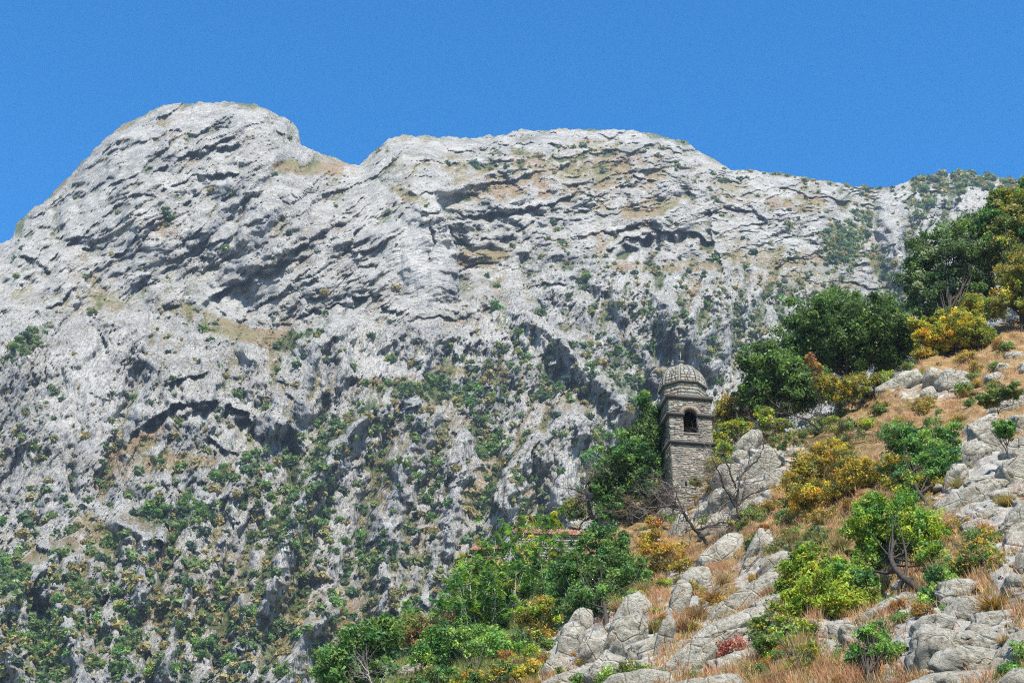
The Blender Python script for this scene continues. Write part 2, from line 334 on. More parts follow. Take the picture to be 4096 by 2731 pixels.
VEG_Z = [(60, 790, 80, 20, -40, 1.), (680, 780, 60, 20, -15, 1.), (1940, 570, 60, 60, 20, 1.), (1900, 545, 60, 20, 0, .8), (1970, 520, 30, 50, 0, .8), (2180, 420, 110, 28, -8, 1.), (2020, 430, 80, 10, 3, .8), (2130, 470, 50, 50, 30, .6), (2300, 425, 60, 20, 5, .8), (1040, 905, 170, 28, 3, .7),
         (1280, 360, 220, 30, -4, .4), (1500, 700, 300, 120, 20, .28), (1250, 850, 260, 80, 0, .35), (830, 960, 50, 60, 20, .5), (600, 1080, 90, 50, -20, .4), (1370, 1050, 40, 80, 10, .6), (400, 1180, 90, 30, 0, .7), (450, 1400, 500, 150, 0, .22), (1110, 1000, 40, 60, 0, .6), (700, 1180, 60, 140, 15, .45), (1730, 720, 80, 80, 50, .3), (2080, 620, 60, 90, 20, .5), (1700, 620, 160, 60, 10, .15),
         (1850, 405, 130, 8, 3, .6), (20, 1330, 60, 40, -40, .7), (110, 1480, 60, 90, 0, .6), (30, 1500, 50, 60, 0, .5), (300, 1480, 60, 50, 0, .3), (1480, 920, 40, 80, 10, .5), (770, 1010, 40, 70, 20, .6), (1440, 820, 60, 60, 40, .4), (1900, 700, 100, 60, 20, .3)]
SMOOTH_Z = [(955, 590, 95, 110, 0, .85), (520, 690, 60, 50, 0, .5), (200, 900, 110, 150, 0, .55), (620, 650, 90, 60, -20, .4), (1350, 1090, 130, 110, -50, .35), (880, 840, 60, 40, 0, .5), (100, 1130, 130, 90, 0, .3), (560, 560, 80, 70, 0, .3)]
LOOSE = 0
def zones(x, y, Z):
    r = np.zeros_like(x)
    for (cx, cy, rx, ry, an, st) in Z:
        a = math.radians(an); dx = x - cx; dy = y - cy
        X = dx * math.cos(a) + dy * math.sin(a); Y = -dx * math.sin(a) + dy * math.cos(a)
        r = np.maximum(r, st * (1 - smooth(0.55, 1.25, np.hypot(X / rx, Y / ry))))
    return r

def mountain_depth(x, y, cv):
    """horizontal distance of the mountain face"""
    D = tps(D0, x, y)
    wx = x + 11 * perlin(x / 60, y / 60, 50) + 5 * perlin(x / 17, y / 17, 51); wy = y + 11 * perlin(x / 60, y / 60, 52) + 5 * perlin(x / 17, y / 17, 53)
    for kind, poly, A, w in FEAT:
        if A == 0: continue
        xs = [p[0] for p in poly]; ys = [p[1] for p in poly]; m = 4 * w + 30
        sel = (x > min(xs) - m) & (x < max(xs) + m) & (y > min(ys) - m) & (y < max(ys) + m)
        if not sel.any(): continue
        d, sg, fr = polydist(wx[sel], wy[sel], poly)
        end = smooth(-0.12, 0.12, fr) * (1 - smooth(0.88, 1.12, fr)) * smooth(1.0, 0.6, d / m) if False else smooth(-0.12, 0.12, fr) * (1 - smooth(0.88, 1.12, fr)) * (1 - smooth(0.6, 1.0, d / m))
        A = A * (0.62 if kind == 'over' else 0.72)
        if kind == 'over': A = A * np.clip(0.75 + 1.6 * perlin(x[sel] / 26, y[sel] / 26, 45), 0.1, 1.5); v = np.where(sg > 0, A * np.exp(-(sg / w) ** 1.5), -0.25 * A * np.exp(sg / (1.5 * w)))
        elif kind == 'spur': v = -1.5 * A * np.exp(-(d / w) ** 1.3) + 0.35 * A * np.exp(-((d - 2.2 * w) / w) ** 2)
        elif kind == 'gully': v = A * np.exp(-(d / w) ** 2)
        else:
            s2 = -sg if A > 0 else -sg
            v = np.where(s2 > 0, abs(A) * np.exp(-(s2 / w) ** 1.3), -0.2 * abs(A) * np.exp(s2 / w))
        D[sel] += v * end
    low = smooth(620, 860, y + 60 * perlin(x / 200, y / 200, 3) + 130 * smooth(1000, 1250, x) * (1 - smooth(1900, 2050, x)))
    low = np.maximum(low, smooth(1980, 2060, x) * .8)         # 0 on the upper walls, 1 on the ribbed lower slopes
    left = 1 - smooth(880, 1050, x)
    sm = 1 - zones(x, y, SMOOTH_Z)
    px = D / 3266.0 * 1.0                                               # metres per print pixel
    # broad relief
    rug = np.clip(0.62 + 0.75 * fbm(x / 120, y / 90, 3, 8), 0.12, 1.3)     # smooth slabs here, broken ground there
    clf = zones(x, y, [(130, 940, 250, 240, 0, 1.)])
    N = (32 - 16 * low) * (1 - .8 * clf) * fbm(wx / 260, wy / 300, 3, 10)
    # ribs and gullies running down the lower slopes
    t = math.radians(-16); rx = wx * math.cos(t) - wy * math.sin(t); ry = wx * math.sin(t) + wy * math.cos(t)
    rib = ridged(rx / 120, ry / 420, 4, 20, 0.5)
    N = N - low * 13 * rib * (0.5 + 0.5 * sm)
    rib2 = ridged((rx + 9 * perlin(x / 14, y / 40, 24)) / 30, ry / 190, 3, 25, 0.55)
    N = N - low * 6.0 * rib2 * (0.3 + 0.7 * sm) * (0.4 + 0.6 * rug)
    rib3 = ridged((x + .30 * y + 14 * perlin(x / 40, y / 90, 27)) / 62, y / 330, 2, 28, 0.5)
    N = N - low * 9.0 * rib3 * (0.35 + 0.65 * sm)
    # left cliff: upright flutes
    cl = zones(x, y, [(150, 960, 210, 260, 0, 1.), (930, 640, 120, 90, 0, .5), (620, 690, 130, 60, 0, .5), (1260, 1080, 120, 140, -20, .5), (1540, 700, 120, 90, 0, .5)])
    N = N - cl * 4.5 * ridged(wx / 30, wy / 420, 3, 26, 0.5) + cl * low * 10 * rib
    # strata
    t = math.radians(33); sx = x * math.cos(t) - y * math.sin(t); sy = x * math.sin(t) + y * math.cos(t)
    sxw = sx + 40 * perlin(x / 130, y / 130, 60); syw = sy + 30 * perlin(x / 110, y / 90, 61) + 9 * perlin(x / 31, y / 31, 63)
    st1 = 0.5 * ridged(sxw / 110, syw / 15, 3, 30, 0.6) * np.clip(0.5 + perlin(x / 80, y / 60, 64), 0, 1.4) + 1.5 * ridged(sxw / 230, syw / 62, 2, 33, 0.5)
    t = math.radians(9); sx = x * math.cos(t) - y * math.sin(t); sy = x * math.sin(t) + y * math.cos(t)
    syw = sy + 38 * perlin(x / 150, y / 110, 62) + 8 * perlin(x / 29, y / 29, 65)
    st2 = 0.5 * ridged(sx / 90, syw / 12, 3, 36, 0.6) * np.clip(0.45 + perlin(x / 80, y / 60, 66), 0, 1.3) + 1.5 * ridged(sx / 190, syw / 52, 2, 39, 0.5)
    up = 1 - low
    N = N - up * (left * 7.5 * st1 + (1 - left) * 7.0 * st2) * (0.3 + 0.7 * sm) * (0.55 + 0.45 * rug)
    N = N - low * (1 - cl) * 1.6 * st2 * sm * rug
    # blocks and cracks
    amp = sm * (0.3 + 0.7 * rug)
    t = math.radians(33); lx = wx * math.cos(t) - wy * math.sin(t); ly = wx * math.sin(t) + wy * math.cos(t)
    t = math.radians(8); qx = wx * math.cos(t) - wy * math.sin(t); qy = wx * math.sin(t) + wy * math.cos(t)
    zx = wx * 0.97 + wy * 0.25
    lf = smooth(860, 1020, x * -1 + 1900)
    for (cw, ch, A, crk, sd_) in ((90, 52, 12, 1.6, 70), (44, 25, 7.2, 2.4, 71), (21, 12.5, 4.4, 1.9, 72), (11, 7.5, 2.4, 1.1, 73)):
        for (X_, Y_, w_, a_, b_) in ((lx, ly, up * lf, cw * 2.1, ch * .82), (qx, qy, up * (1 - lf), cw * 1.7, ch * .85), (zx, wy, low, ch * 0.8, cw * 1.7)):
            mk = w_ > 0.01
            hh, cr = facets(X_[mk] / a_, Y_[mk] / b_, sd_, 1.5)
            N[mk] += w_[mk] * (-A * amp[mk] * hh + crk * (0.15 + 0.85 * amp[mk]) * cr)
    N = N + 6 * amp * fbm(wx / 60, wy / 60, 2, 12) - 1.2 * (0.3 + 0.7 * amp) * ridged(x / 16, y / 20, 2, 14, 0.7)
    # the crest rolls back
    roll = np.clip(1 - (y - cv) / 60.0, 0, 1)
    fade = 1 - 0.5 * np.clip(1 - (y - cv) / 25.0, 0, 1)
    return D + N * px * 3.3 * fade + 22 * roll ** 2

def build_mountain():
    nu, nv = 930, 540
    u = np.linspace(-240, 2480, nu)
    u = u  # even columns
    cx = np.array(CREST, float); crest = np.interp(u, cx[:, 0], cx[:, 1])
    rough = 6.0 * perlin(u / 38, u * 0 + 3.3, 80) + 3.6 * perlin(u / 13, u * 0 + 1.3, 81) + 2.2 * perlin(u / 5.5, u * 0 + 7.3, 82)
    crest = crest + rough * np.interp(u, [0, 700, 1650, 2300], [1, .9, .8, .6])
    hs_ = np.array(HILL_S, float)
    bot = np.minimum(np.interp(u, hs_[:, 0], hs_[:, 1]) + 80, 1700)
    bot = np.where(u < 800, 1700, bot)
    k = np.ones(41) / 41; bot = np.convolve(np.pad(bot, 20, mode='edge'), k, 'valid')
    t = np.linspace(0, 1, nv)[:, None]
    cs_ = np.convolve(np.pad(crest, 12, mode='edge'), np.ones(25) / 25, 'valid')
    y = cs_[None] + (bot - cs_)[None] * t + (crest - cs_)[None] * (1 - t) ** 30; x = np.broadcast_to(u[None], y.shape).copy()
    cs_ = np.convolve(np.pad(crest, 12, mode='edge'), np.ones(25) / 25, 'valid')
    D = mountain_depth(x, y, np.broadcast_to(cs_[None], y.shape))
    V = P(x, y, D)
    # normals -> masks
    gx = np.gradient(V, axis=1); gy = np.gradient(V, axis=0)
    nrm = np.cross(gy, gx); nrm /= np.linalg.norm(nrm, axis=-1, keepdims=True) + 1e-9
    flip = nrm[..., 1] > 0; nrm[flip] *= -1
    up = nrm[..., 2]
    def blur(a, r):
        kk = np.ones(2 * r + 1) / (2 * r + 1)
        a = np.apply_along_axis(lambda m: np.convolve(np.pad(m, r, mode='edge'), kk, 'valid'), 0, a)
        return np.apply_along_axis(lambda m: np.convolve(np.pad(m, r, mode='edge'), kk, 'valid'), 1, a)
    upb = blur(up, 2)
    ledge = smooth(0.62, 0.9, upb)
    # hollow = deeper than the surroundings: soil and plants gather there
    Db = blur(D, 9); hollow = np.clip((D - Db) / 6.0, -1, 1)
    zs = zones(x, y, SOIL_Z); zv = zones(x, y, VEG_Z)
    low = smooth(700, 1150, y)
    big = fbm(x / 120, y / 120, 3, 91)
    soil = 0.34 * ledge + 0.75 * zs + 0.30 * hollow + 0.30 * big + 0.16 * low + 0.10
    soil = soil - 0.5 * zones(x, y, SMOOTH_Z)
    veg = 0.22 * ledge + 0.70 * zv + 0.40 * hollow + 0.32 * fbm(x / 70, y / 70, 3, 95) + 0.16 * low + 0.02
    veg = veg - 0.4 * zones(x, y, SMOOTH_Z)
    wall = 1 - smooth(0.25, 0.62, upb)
    # back of the crest, and the foot down to the ground
    back = []
    top = V[0]
    for dist, drop in ((6, 1), (20, 5), (60, 25), (160, 110), (420, 420)):
        b = top.copy(); b[:, 1] += dist; b[:, 2] -= drop; back.append(b)
    foot = []
    last = V[-1]
    for f in (0.85, 0.6, 0.3, 0.0):
        b = last.copy(); z = last[:, 2] * f - 2.5 * (1 - f); sc = 1 - (1 - f) * 0.30
        b[:, 0] *= sc; b[:, 1] *= sc; b[:, 2] = z; foot.append(b)
    A = np.concatenate([np.array(back[::-1]), V, np.array(foot)], 0)
    def ext(a, nb, nf, vb=None):
        return np.concatenate([np.repeat(a[:1], nb, 0), a, np.repeat(a[-1:], nf, 0)], 0)
    nb, nf = len(back), len(foot)
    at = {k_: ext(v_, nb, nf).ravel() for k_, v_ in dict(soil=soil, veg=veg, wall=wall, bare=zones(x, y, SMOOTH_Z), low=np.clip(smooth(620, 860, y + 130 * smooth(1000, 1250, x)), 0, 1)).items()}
    R, C = A.shape[:2]
    i = np.arange(R * C).reshape(R, C)
    F = np.stack([i[:-1, :-1], i[1:, :-1], i[1:, 1:], i[:-1, 1:]], -1).reshape(-1, 4)
    me = mesh_np('mountain', A.reshape(-1, 3), F, mat_mountain(), False, at)
    link('mountain', me, kind='structure', label='high grey limestone mountain with cliffs and scattered scrub under a blue sky')
    return u, crest, bot, D, soil, veg, nrm
MU, MCREST, MBOT, MD, MSOIL, MVEG, MNRM = build_mountain()
def mountain_at(x, y):
    c = np.interp(x, MU, MCREST); b = np.interp(x, MU, MBOT)
    j = np.clip((np.interp(x, MU, np.arange(len(MU)))).round().astype(int), 0, len(MU) - 1)
    i = np.clip(((y - c) / (b - c) * (MD.shape[0] - 1)).round().astype(int), 0, MD.shape[0] - 1)
    return i, j
# ------------------------------------------------------------------ near hillside
HD = [(560, 1750, 62), (700, 1690, 72), (760, 1590, 84), (820, 1500, 98), (900, 1460, 102), (1000, 1440, 104), (1100, 1400, 104), (1230, 1300, 106), (1400, 1190, 108), (1540, 1160, 103), (1620, 1090, 103), (1690, 985, 104), (1850, 1000, 100),
      (1920, 950, 104), (2020, 885, 106), (2100, 835, 110), (2180, 785, 114), (2352, 725, 120), (2620, 640, 130),
      (900, 1568, 72), (1100, 1540, 66), (1250, 1560, 55), (1250, 1440, 80), (1400, 1420, 66), (1500, 1400, 62), (1400, 1568, 48), (1500, 1300, 84), (1700, 1250, 74), (1600, 1200, 92), (1750, 1130, 86),
      (1650, 1400, 57), (1700, 1560, 42), (1900, 1568, 38), (2100, 1568, 34), (2352, 1568, 31), (1900, 1400, 49), (2100, 1400, 43), (2352, 1400, 37), (2000, 1300, 57), (2352, 1200, 50), (2180, 1200, 56), (2150, 1060, 70),
      (1850, 1200, 72), (1950, 1120, 76), (2000, 1000, 90), (2100, 950, 88), (2352, 950, 76), (2200, 900, 92), (2352, 830, 96), (2620, 1000, 62), (2620, 1500, 30), (1100, 1720, 50), (1700, 1720, 34), (2352, 1720, 26), (2620, 1720, 25)]
HSX = np.array(HILL_S, float)
def hill_sil(x): return np.interp(x, HSX[:, 0], HSX[:, 1])
def hill_depth(x, y):
    x = np.asarray(x, float); y = np.asarray(y, float)
    D = tps(HD, x, y)
    n = 2.0 * fbm(x / 190, y / 150, 3, 110) + 0.9 * ridged((x + 0.5 * y) / 80, (y - 0.4 * x) / 42, 3, 114, 0.5) + 0.10 * fbm(x / 12, y / 12, 2, 118)
    return D - n * D / 70.0
def H(x, y):
    return P(x, y, hill_depth(x, y))
ROCK_Z = [(1340, 1500, 110, 90, 0, 1.), (1440, 1480, 90, 110, 0, 1.), (1600, 1360, 60, 120, -40, .9), (1740, 1320, 70, 70, 0, .7), (1660, 1480, 150, 60, -25, 1.), (2200, 1480, 190, 120, 0, 1.), (2260, 1100, 110, 130, 0, 1.), (1940, 1460, 90, 60, 0, .8),
          (1720, 1080, 80, 100, 0, .9), (1640, 1180, 60, 60, 0, .8), (2130, 890, 110, 45, 0, .6), (1520, 1470, 40, 80, 0, .7), (2330, 1300, 70, 120, 0, .9), (1800, 1050, 60, 40, 0, .6), (2060, 1390, 60, 30, 0, .8), (1480, 1560, 80, 40, 0, .7)]
GREEN_Z = [(900, 1500, 200, 110, 0, 1.), (1150, 1450, 180, 130, 0, .9), (1000, 1600, 200, 80, 0, .7), (1500, 1300, 60, 60, 0, .4), (1750, 980, 90, 30, 0, .6), (1850, 1010, 60, 30, 0, .4), (1820, 1470, 120, 60, 0, .5), (1900, 1300, 150, 90, 0, .35), (2120, 1150, 90, 70, 0, .35)]
def mat_hill():
    n = NT('dry_hill_soil'); v = n.coord('Object')
    soil = n.ramp(n.noise(v, 0.55, 7, 0.75), [(0.28, (0.06, 0.04, 0.022)), (0.45, (0.22, 0.14, 0.06)), (0.56, (0.34, 0.22, 0.10)), (0.7, (0.36, 0.30, 0.2))])
    gr = n.ramp(n.noise(v, 0.8, 6, 0.75), [(0.3, (0.03, 0.045, 0.015)), (0.52, (0.09, 0.11, 0.03)), (0.7, (0.2, 0.18, 0.06))])
    g = n.ramp(n.math('ADD', n.attr('green'), n.math('MULTIPLY', n.math('SUBTRACT', n.noise(v, 1.2, 5, 0.7), 0.5), 1.6)), [(0.4, 0.0), (0.6, 1.0)])
    c = n.mix(g, soil, gr)
    rock = n.ramp(n.noise(v, 1.1, 7, 0.72), [(0.3, (0.17, 0.155, 0.13)), (0.47, (0.34, 0.32, 0.28)), (0.6, (0.45, 0.43, 0.385)), (0.75, (0.52, 0.485, 0.41))])
    r = n.ramp(n.math('ADD', n.attr('rock'), n.math('MULTIPLY', n.math('SUBTRACT', n.noise(v, 0.9, 6, 0.75), 0.5), 2.0)), [(0.5, 0.0), (0.58, 1.0)])
    n.color(n.mix(r, c, rock))
    n.normal(n.bump(n.math('ADD', n.noise(v, 3.0, 7, 0.78), n.math('MULTIPLY', n.voro(v, 1.8), 0.5)), 0.25, 0.9))
    return n.m
def build_hill():
    nu, nv = 440, 270
    u = np.linspace(560, 2620, nu); sil = hill_sil(u) + 4 * perlin(u / 30, u * 0 + .5, 130)
    t = np.linspace(0, 1, nv)[:, None]; y = sil[None] + (1760 - sil)[None] * t; y = np.maximum(y, sil[None]); x = np.broadcast_to(u[None], y.shape).copy()
    D = hill_depth(x, y)
    V = P(x, y, D)
    top = V[0]; back = []
    for dist, drop in ((2, .3), (5, 1.6), (12, 6), (40, 30)):
        b = top.copy(); b[:, 1] += dist; b[:, 2] -= drop; back.append(b)
    foot = []
    for f in (0.7, 0.35, 0.0):
        b = V[-1].copy(); b[:, 2] = V[-1][:, 2] * f - 2.7 * (1 - f); b[:, :2] *= 1 - (1 - f) * 0.25; foot.append(b)
    A = np.concatenate([np.array(back[::-1]), V, np.array(foot)], 0)
    ext = lambda a: np.concatenate([np.repeat(a[:1], 4, 0), a, np.repeat(a[-1:], 3, 0)], 0).ravel()
    at = dict(rock=ext(zones(x, y, ROCK_Z) * 0.9), green=ext(zones(x, y, GREEN_Z)))
    R, C = A.shape[:2]; i = np.arange(R * C).reshape(R, C)
    F = np.stack([i[:-1, :-1], i[1:, :-1], i[1:, 1:], i[:-1, 1:]], -1).reshape(-1, 4)
    link('hillside', mesh_np('hillside', A.reshape(-1, 3), F, mat_hill(), True, at), kind='structure', label='steep near hillside of dry soil and limestone rising to the right')
build_hill()
def build_ground():
    n = NT('valley_ground'); v = n.coord('Object')
    n.color(n.ramp(n.noise(v, 0.03, 6, 0.7), [(0.3, (0.05, 0.06, 0.02)), (0.5, (0.14, 0.12, 0.05)), (0.7, (0.22, 0.19, 0.11))]))
    n.normal(n.bump(n.noise(v, 0.8, 5, 0.7), 0.3, 0.8))
    g = np.linspace(-5000, 5000, 41); X, Y = np.meshgrid(g, g); V = np.stack([X, Y, np.full_like(X, -2.2)], -1).reshape(-1, 3)
    i = np.arange(41 * 41).reshape(41, 41); F = np.stack([i[:-1, :-1], i[:-1, 1:], i[1:, 1:], i[1:, :-1]], -1).reshape(-1, 4)
    link('ground', mesh_np('ground', V, F, n.m), kind='structure', label='flat valley ground at the foot of the slopes')
build_ground()

# ------------------------------------------------------------------ limestone outcrops on the hillside
def mat_rock():
    n = NT('near_limestone'); v = n.coord('Object')
    c = n.ramp(n.noise(v, 0.9, 6, 0.7), [(0.28, (0.24, 0.21, 0.155)), (0.44, (0.40, 0.365, 0.29)), (0.56, (0.48, 0.445, 0.365)), (0.72, (0.56, 0.525, 0.445))])
    sp = n.ramp(n.noise(v, 7.0, 4, 0.75), [(0.36, 0.4), (0.47, 1.0), (0.62, 1.1)])
    c = n.mix(0.8, c, sp, 'MULTIPLY')
    li = n.ramp(n.noise(v, 1.6, 6, 0.8), [(0.55, 0.0), (0.66, 0.7)])
    c = n.mix(li, c, (0.25, 0.26, 0.20))
    ru = n.ramp(n.noise(v, 0.7, 6, 0.8, 0.5), [(0.56, 0.0), (0.68, 0.55)])
    c = n.mix(ru, c, (0.38, 0.25, 0.14))
    n.color(c)
    cr = n.ramp(n.voro(v, 1.1, 'DISTANCE_TO_EDGE'), [(0.0, 0.0), (0.05, 1.0)])
    h = n.math('ADD', n.math('MULTIPLY', n.noise(v, 3.2, 8, 0.72), 1.0), n.math('MULTIPLY', cr, 0.25))
    n.normal(n.bump(h, 0.4, 1.0))
    return n.m
M_ROCK = mat_rock()
import bmesh
_ico = {}
def ico(k):
    if k not in _ico:
        bm = bmesh.new(); bmesh.ops.create_icosphere(bm, subdivisions=k, radius=1.0)
        _ico[k] = (np.array([v.co[:] for v in bm.verts]), np.array([[v.index for v in f.verts] for f in bm.faces])); bm.free()
    return _ico[k]
CAMU = np.array([0, -math.sin(math.radians(20)), math.cos(math.radians(20))]); CAMR = np.array([1.0, 0, 0]); CAMF = np.array([0, math.cos(math.radians(20)), math.sin(math.radians(20))])
def boulder(cx, cy, a, b, ang, seed, sub=4, depth=None, push=-0.4, sc=1.0):
    """one faceted block, half lengths a, b (print px) turned by ang; returns world verts and faces"""
    r = np.random.RandomState(seed)
    D = float(hill_depth(cx, cy)); k = ppm(D, cy); A, B = sc * 1.38 * a / k, sc * 1.42 * b / k; Cc = (depth / k) if depth else 0.9 * min(A, B) + 0.15 * max(A, B)
    dirs, F = ico(sub)
    p = dirs.copy()
    def cut(n_, lo, hi):
        nonlocal p
        for _ in range(n_):
            N = r.normal(size=3); N /= np.linalg.norm(N); q = p @ N; d_ = q.max() * r.uniform(lo, hi); e = np.maximum(0, q - d_); p = p - N * e[:, None]
    for N, h_ in ((np.array([0, 1., 0.1]), r.uniform(.6, .85)), (np.array([0, -1., 0]), .7), (np.array([r.uniform(-.5, .5), .2, -1.]), r.uniform(.6, .8)), (np.array([1., r.uniform(-.6, .6), -.2]), r.uniform(.7, .9)), (np.array([-1., r.uniform(-.6, .6), -.2]), r.uniform(.7, .9))):
        N = N / np.linalg.norm(N); q = p @ N; p = p - N * np.maximum(0, q - h_)[:, None]
    cut(9, .72, .9); cut(26, .90, .975)
    m = np.array([A, B, Cc]); w = p * m
    L = float(max(A, B)); s_ = seed % 97
    w2 = w + np.array([s_ * 3.1, 0, 0])
    n1 = perlin3(w2[:, 0] / (0.55 * L), w2[:, 1] / (0.45 * L), w2[:, 2] / (0.5 * L), 5)
    n2 = 1 - 2 * np.abs(perlin3(w2[:, 0] / 0.75, w2[:, 1] / 0.34, w2[:, 2] / 0.5, 6))
    n3 = 1 - 2 * np.abs(perlin3(w2[:, 0] / 0.26, w2[:, 1] / 0.16, w2[:, 2] / 0.2, 7))
    gr = np.clip((np.abs(perlin3(w2[:, 0] / (1.1 * L), w2[:, 1] / (0.3 * L), w2[:, 2] / (0.8 * L), 9)) - 0.0) / 0.07, 0, 1)
    w = w * (1 + 0.08 * n1)[:, None] + dirs * (0.055 * n2 + 0.03 * n3 - 0.20 * (1 - gr) * min(1.0, L))[:, None] * min(1.0, 0.6 + L * 0.4)
    t = math.radians(ang); ax = CAMR * math.cos(t) + CAMU * math.sin(t); ay = -CAMR * math.sin(t) + CAMU * math.cos(t)
    Wd = w[:, :1] * ax + w[:, 1:2] * ay + w[:, 2:3] * CAMF
    c0 = P(cx, cy, D) + CAMF * Cc * push
    return Wd + c0, F
# outcrop: label, category, blocks (x, y, half length, half height, angle)
OUT = [('pale grey outcrop of upright blocks at the lower left end of the rocks', [(1335, 1448, 36, 34, 60), (1308, 1500, 52, 26, 78), (1350, 1516, 52, 27, 62), (1268, 1545, 36, 24, 60), (1318, 1566, 60, 30, 20), (1250, 1600, 60, 32, 30)]),
       ('broad cream limestone outcrop with a dark crack, between upright blocks and slanting ridge', [(1445, 1425, 56, 34, 62), (1430, 1500, 78, 46, 70), (1400, 1552, 40, 40, 50), (1478, 1500, 36, 32, 20), (1462, 1580, 70, 36, 10)]),
       ('long smooth limestone ridge slanting up from grassy hollow towards the leaning dead tree', [(1645, 1285, 62, 32, 38), (1588, 1345, 52, 25, 52), (1545, 1410, 70, 20, 66), (1520, 1490, 62, 16, 78)]),
       ('pair of flat slanting limestone slabs left of the lime green bush', [(1742, 1262, 44, 22, 62), (1768, 1318, 58, 34, 48), (1700, 1388, 105, 26, 33), (1775, 1395, 50, 26, 25)]),
       ('wide pale limestone slab with dark ledge underneath, behind the red bush', [(1645, 1468, 125, 36, 28), (1575, 1520, 70, 30, 40), (1700, 1520, 70, 26, 15), (1600, 1600, 110, 36, 10)]),
       ('big jointed grey outcrop with long dark cleft in the bottom right corner', [(2200, 1362, 42, 32, 10), (2212, 1412, 44, 34, -20), (2284, 1426, 40, 23, 8), (2215, 1486, 88, 30, 4), (2225, 1532, 70, 36, -8), (2128, 1520, 58, 40, 75), (2140, 1440, 38, 27, 10), (2328, 1520, 78, 34, 48), (2180, 1590, 120, 36, 5), (2340, 1350, 30, 26, 0), (2250, 1462, 60, 12, 4), (2320, 1600, 60, 40, 40)]),
       ('low grey blocks between the dark yellow-green bush and the small green tree', [(1903, 1462, 35, 30, 20), (1965, 1466, 36, 22, -20), (2055, 1394, 48, 20, 25), (1990, 1510, 36, 22, 30), (2085, 1350, 30, 18, 10), (2000, 1420, 36, 15, 30)]),
       ('tall broken limestone outcrop with shaded hollows right of the dark green tree', [(2270, 1028, 54, 28, -42), (2226, 1066, 44, 27, 58), (2262, 1106, 40, 14, 8), (2222, 1150, 66, 28, 22), (2322, 1088, 30, 28, 20), (2315, 938, 40, 26, 12), (2345, 985, 40, 26, 0), (2252, 978, 34, 13, 32), (2268, 1186, 22, 14, 10), (2190, 1110, 40, 18, 70), (2360, 1040, 50, 32, 20)]),
       ('rounded pale slab running down the right edge below the dry grass tussock', [(2332, 1206, 62, 30, 48), (2322, 1262, 52, 24, 62), (2200, 1214, 34, 16, 80), (2236, 1212, 26, 18, 20), (2370, 1290, 70, 34, 60)]),
       ('twin pale rocks in the dry orange grass below the yellow bush', [(2060, 885, 46, 22, 28), (2150, 880, 26, 28, 70), (2190, 884, 36, 26, -8), (2128, 912, 22, 16, 60)]),
       ('small whitish rocks near the right edge on the orange grass slope', [(2280, 870, 20, 12, 10), (2328, 821, 18, 11, 0), (2297, 849, 14, 13, 60), (2360, 850, 20, 14, 0)]),
       ('rugged whitish crag behind the bare tree on the right of the tower', [(1722, 992, 26, 18, 40), (1712, 1030, 52, 26, 52), (1740, 1080, 62, 40, 40), (1815, 1044, 36, 17, 20), (1775, 1060, 32, 20, 0), (1672, 1100, 46, 40, 60), (1650, 1160, 50, 36, 60), (1720, 1140, 56, 34, 20), (1640, 1215, 40, 30, 45), (1790, 1100, 40, 26, 10), (1690, 1062, 34, 22, 50), (1760, 1120, 40, 22, 30), (1700, 1180, 40, 24, 45), (1620, 1180, 34, 24, 60), (1675, 1135, 30, 20, 40)]),
       ('narrow upright rock among orange leaves left of the leaning dead tree', [(1492, 1262, 32, 9, 62), (1540, 1180, 24, 16, 20), (1560, 1218, 40, 18, 60)]),
       ('small rounded pale rock showing between the sapling thicket and the tiled roofs', [(1322, 1205, 14, 10, 10)]),
       ('low weathered rock surrounded by bushes at the bottom, left of the thicket', [(920, 1510, 44, 20, 10), (945, 1548, 50, 22, 30)])]
def build_outcrops():
    sd_ = 100
    for label, blocks in OUT:
        cx, cy = blocks[0][0], blocks[0][1]; o = bpy.data.objects.new('limestone_outcrop', None); COL.objects.link(o)
        o.location = Vector(H(cx, cy)); o['label'] = label; o['category'] = 'rock'
        scl = .78 if 'crag' in label else (1.08 if 'jointed' in label or 'broken' in label or 'upright' in label else 1.0)
        for (x, y, a, b, an) in blocks:
            sd_ += 1
            V, F = boulder(x, y, a, b, an, sd_, 5 if a * b > 3200 else 4, sc=scl)
            link('block', mesh_np('block', V - np.array(o.location), F, M_ROCK, False), parent=o)
build_outcrops()
# loose stones lying on the slope
def build_stones():
    r = np.random.RandomState(5); acc_v = []; acc_f = []; n0 = 0; d, F = ico(2)
    for k in range(700):
        x = r.uniform(1250, 2600); y = r.uniform(hill_sil(x) + 15, 1700)
        if zones(np.array([x]), np.array([y]), ROCK_Z)[0] < 0.15 and r.rand() < 0.75: continue
        D = float(hill_depth(x, y)); s = r.lognormal(-2.1, 0.5); N = r.normal(size=(9, 3)); N /= np.linalg.norm(N, axis=1)[:, None]
        dot = d @ N.T; q = np.where(dot > 0.1, r.uniform(.6, 1, 9) / np.maximum(dot, .1), 3.0).min(1)
        acc_v.append(d * np.minimum(q, 1.2)[:, None] * s * np.array([1.2, 0.9, 0.8]) + P(x, y, D)); acc_f.append(F + n0); n0 += len(d)
    link('loose_stones', mesh_np('loose_stones', np.concatenate(acc_v), np.concatenate(acc_f), M_ROCK), kind='stuff', label='small broken limestone pieces scattered over the near hillside', cat='stones')
build_stones()
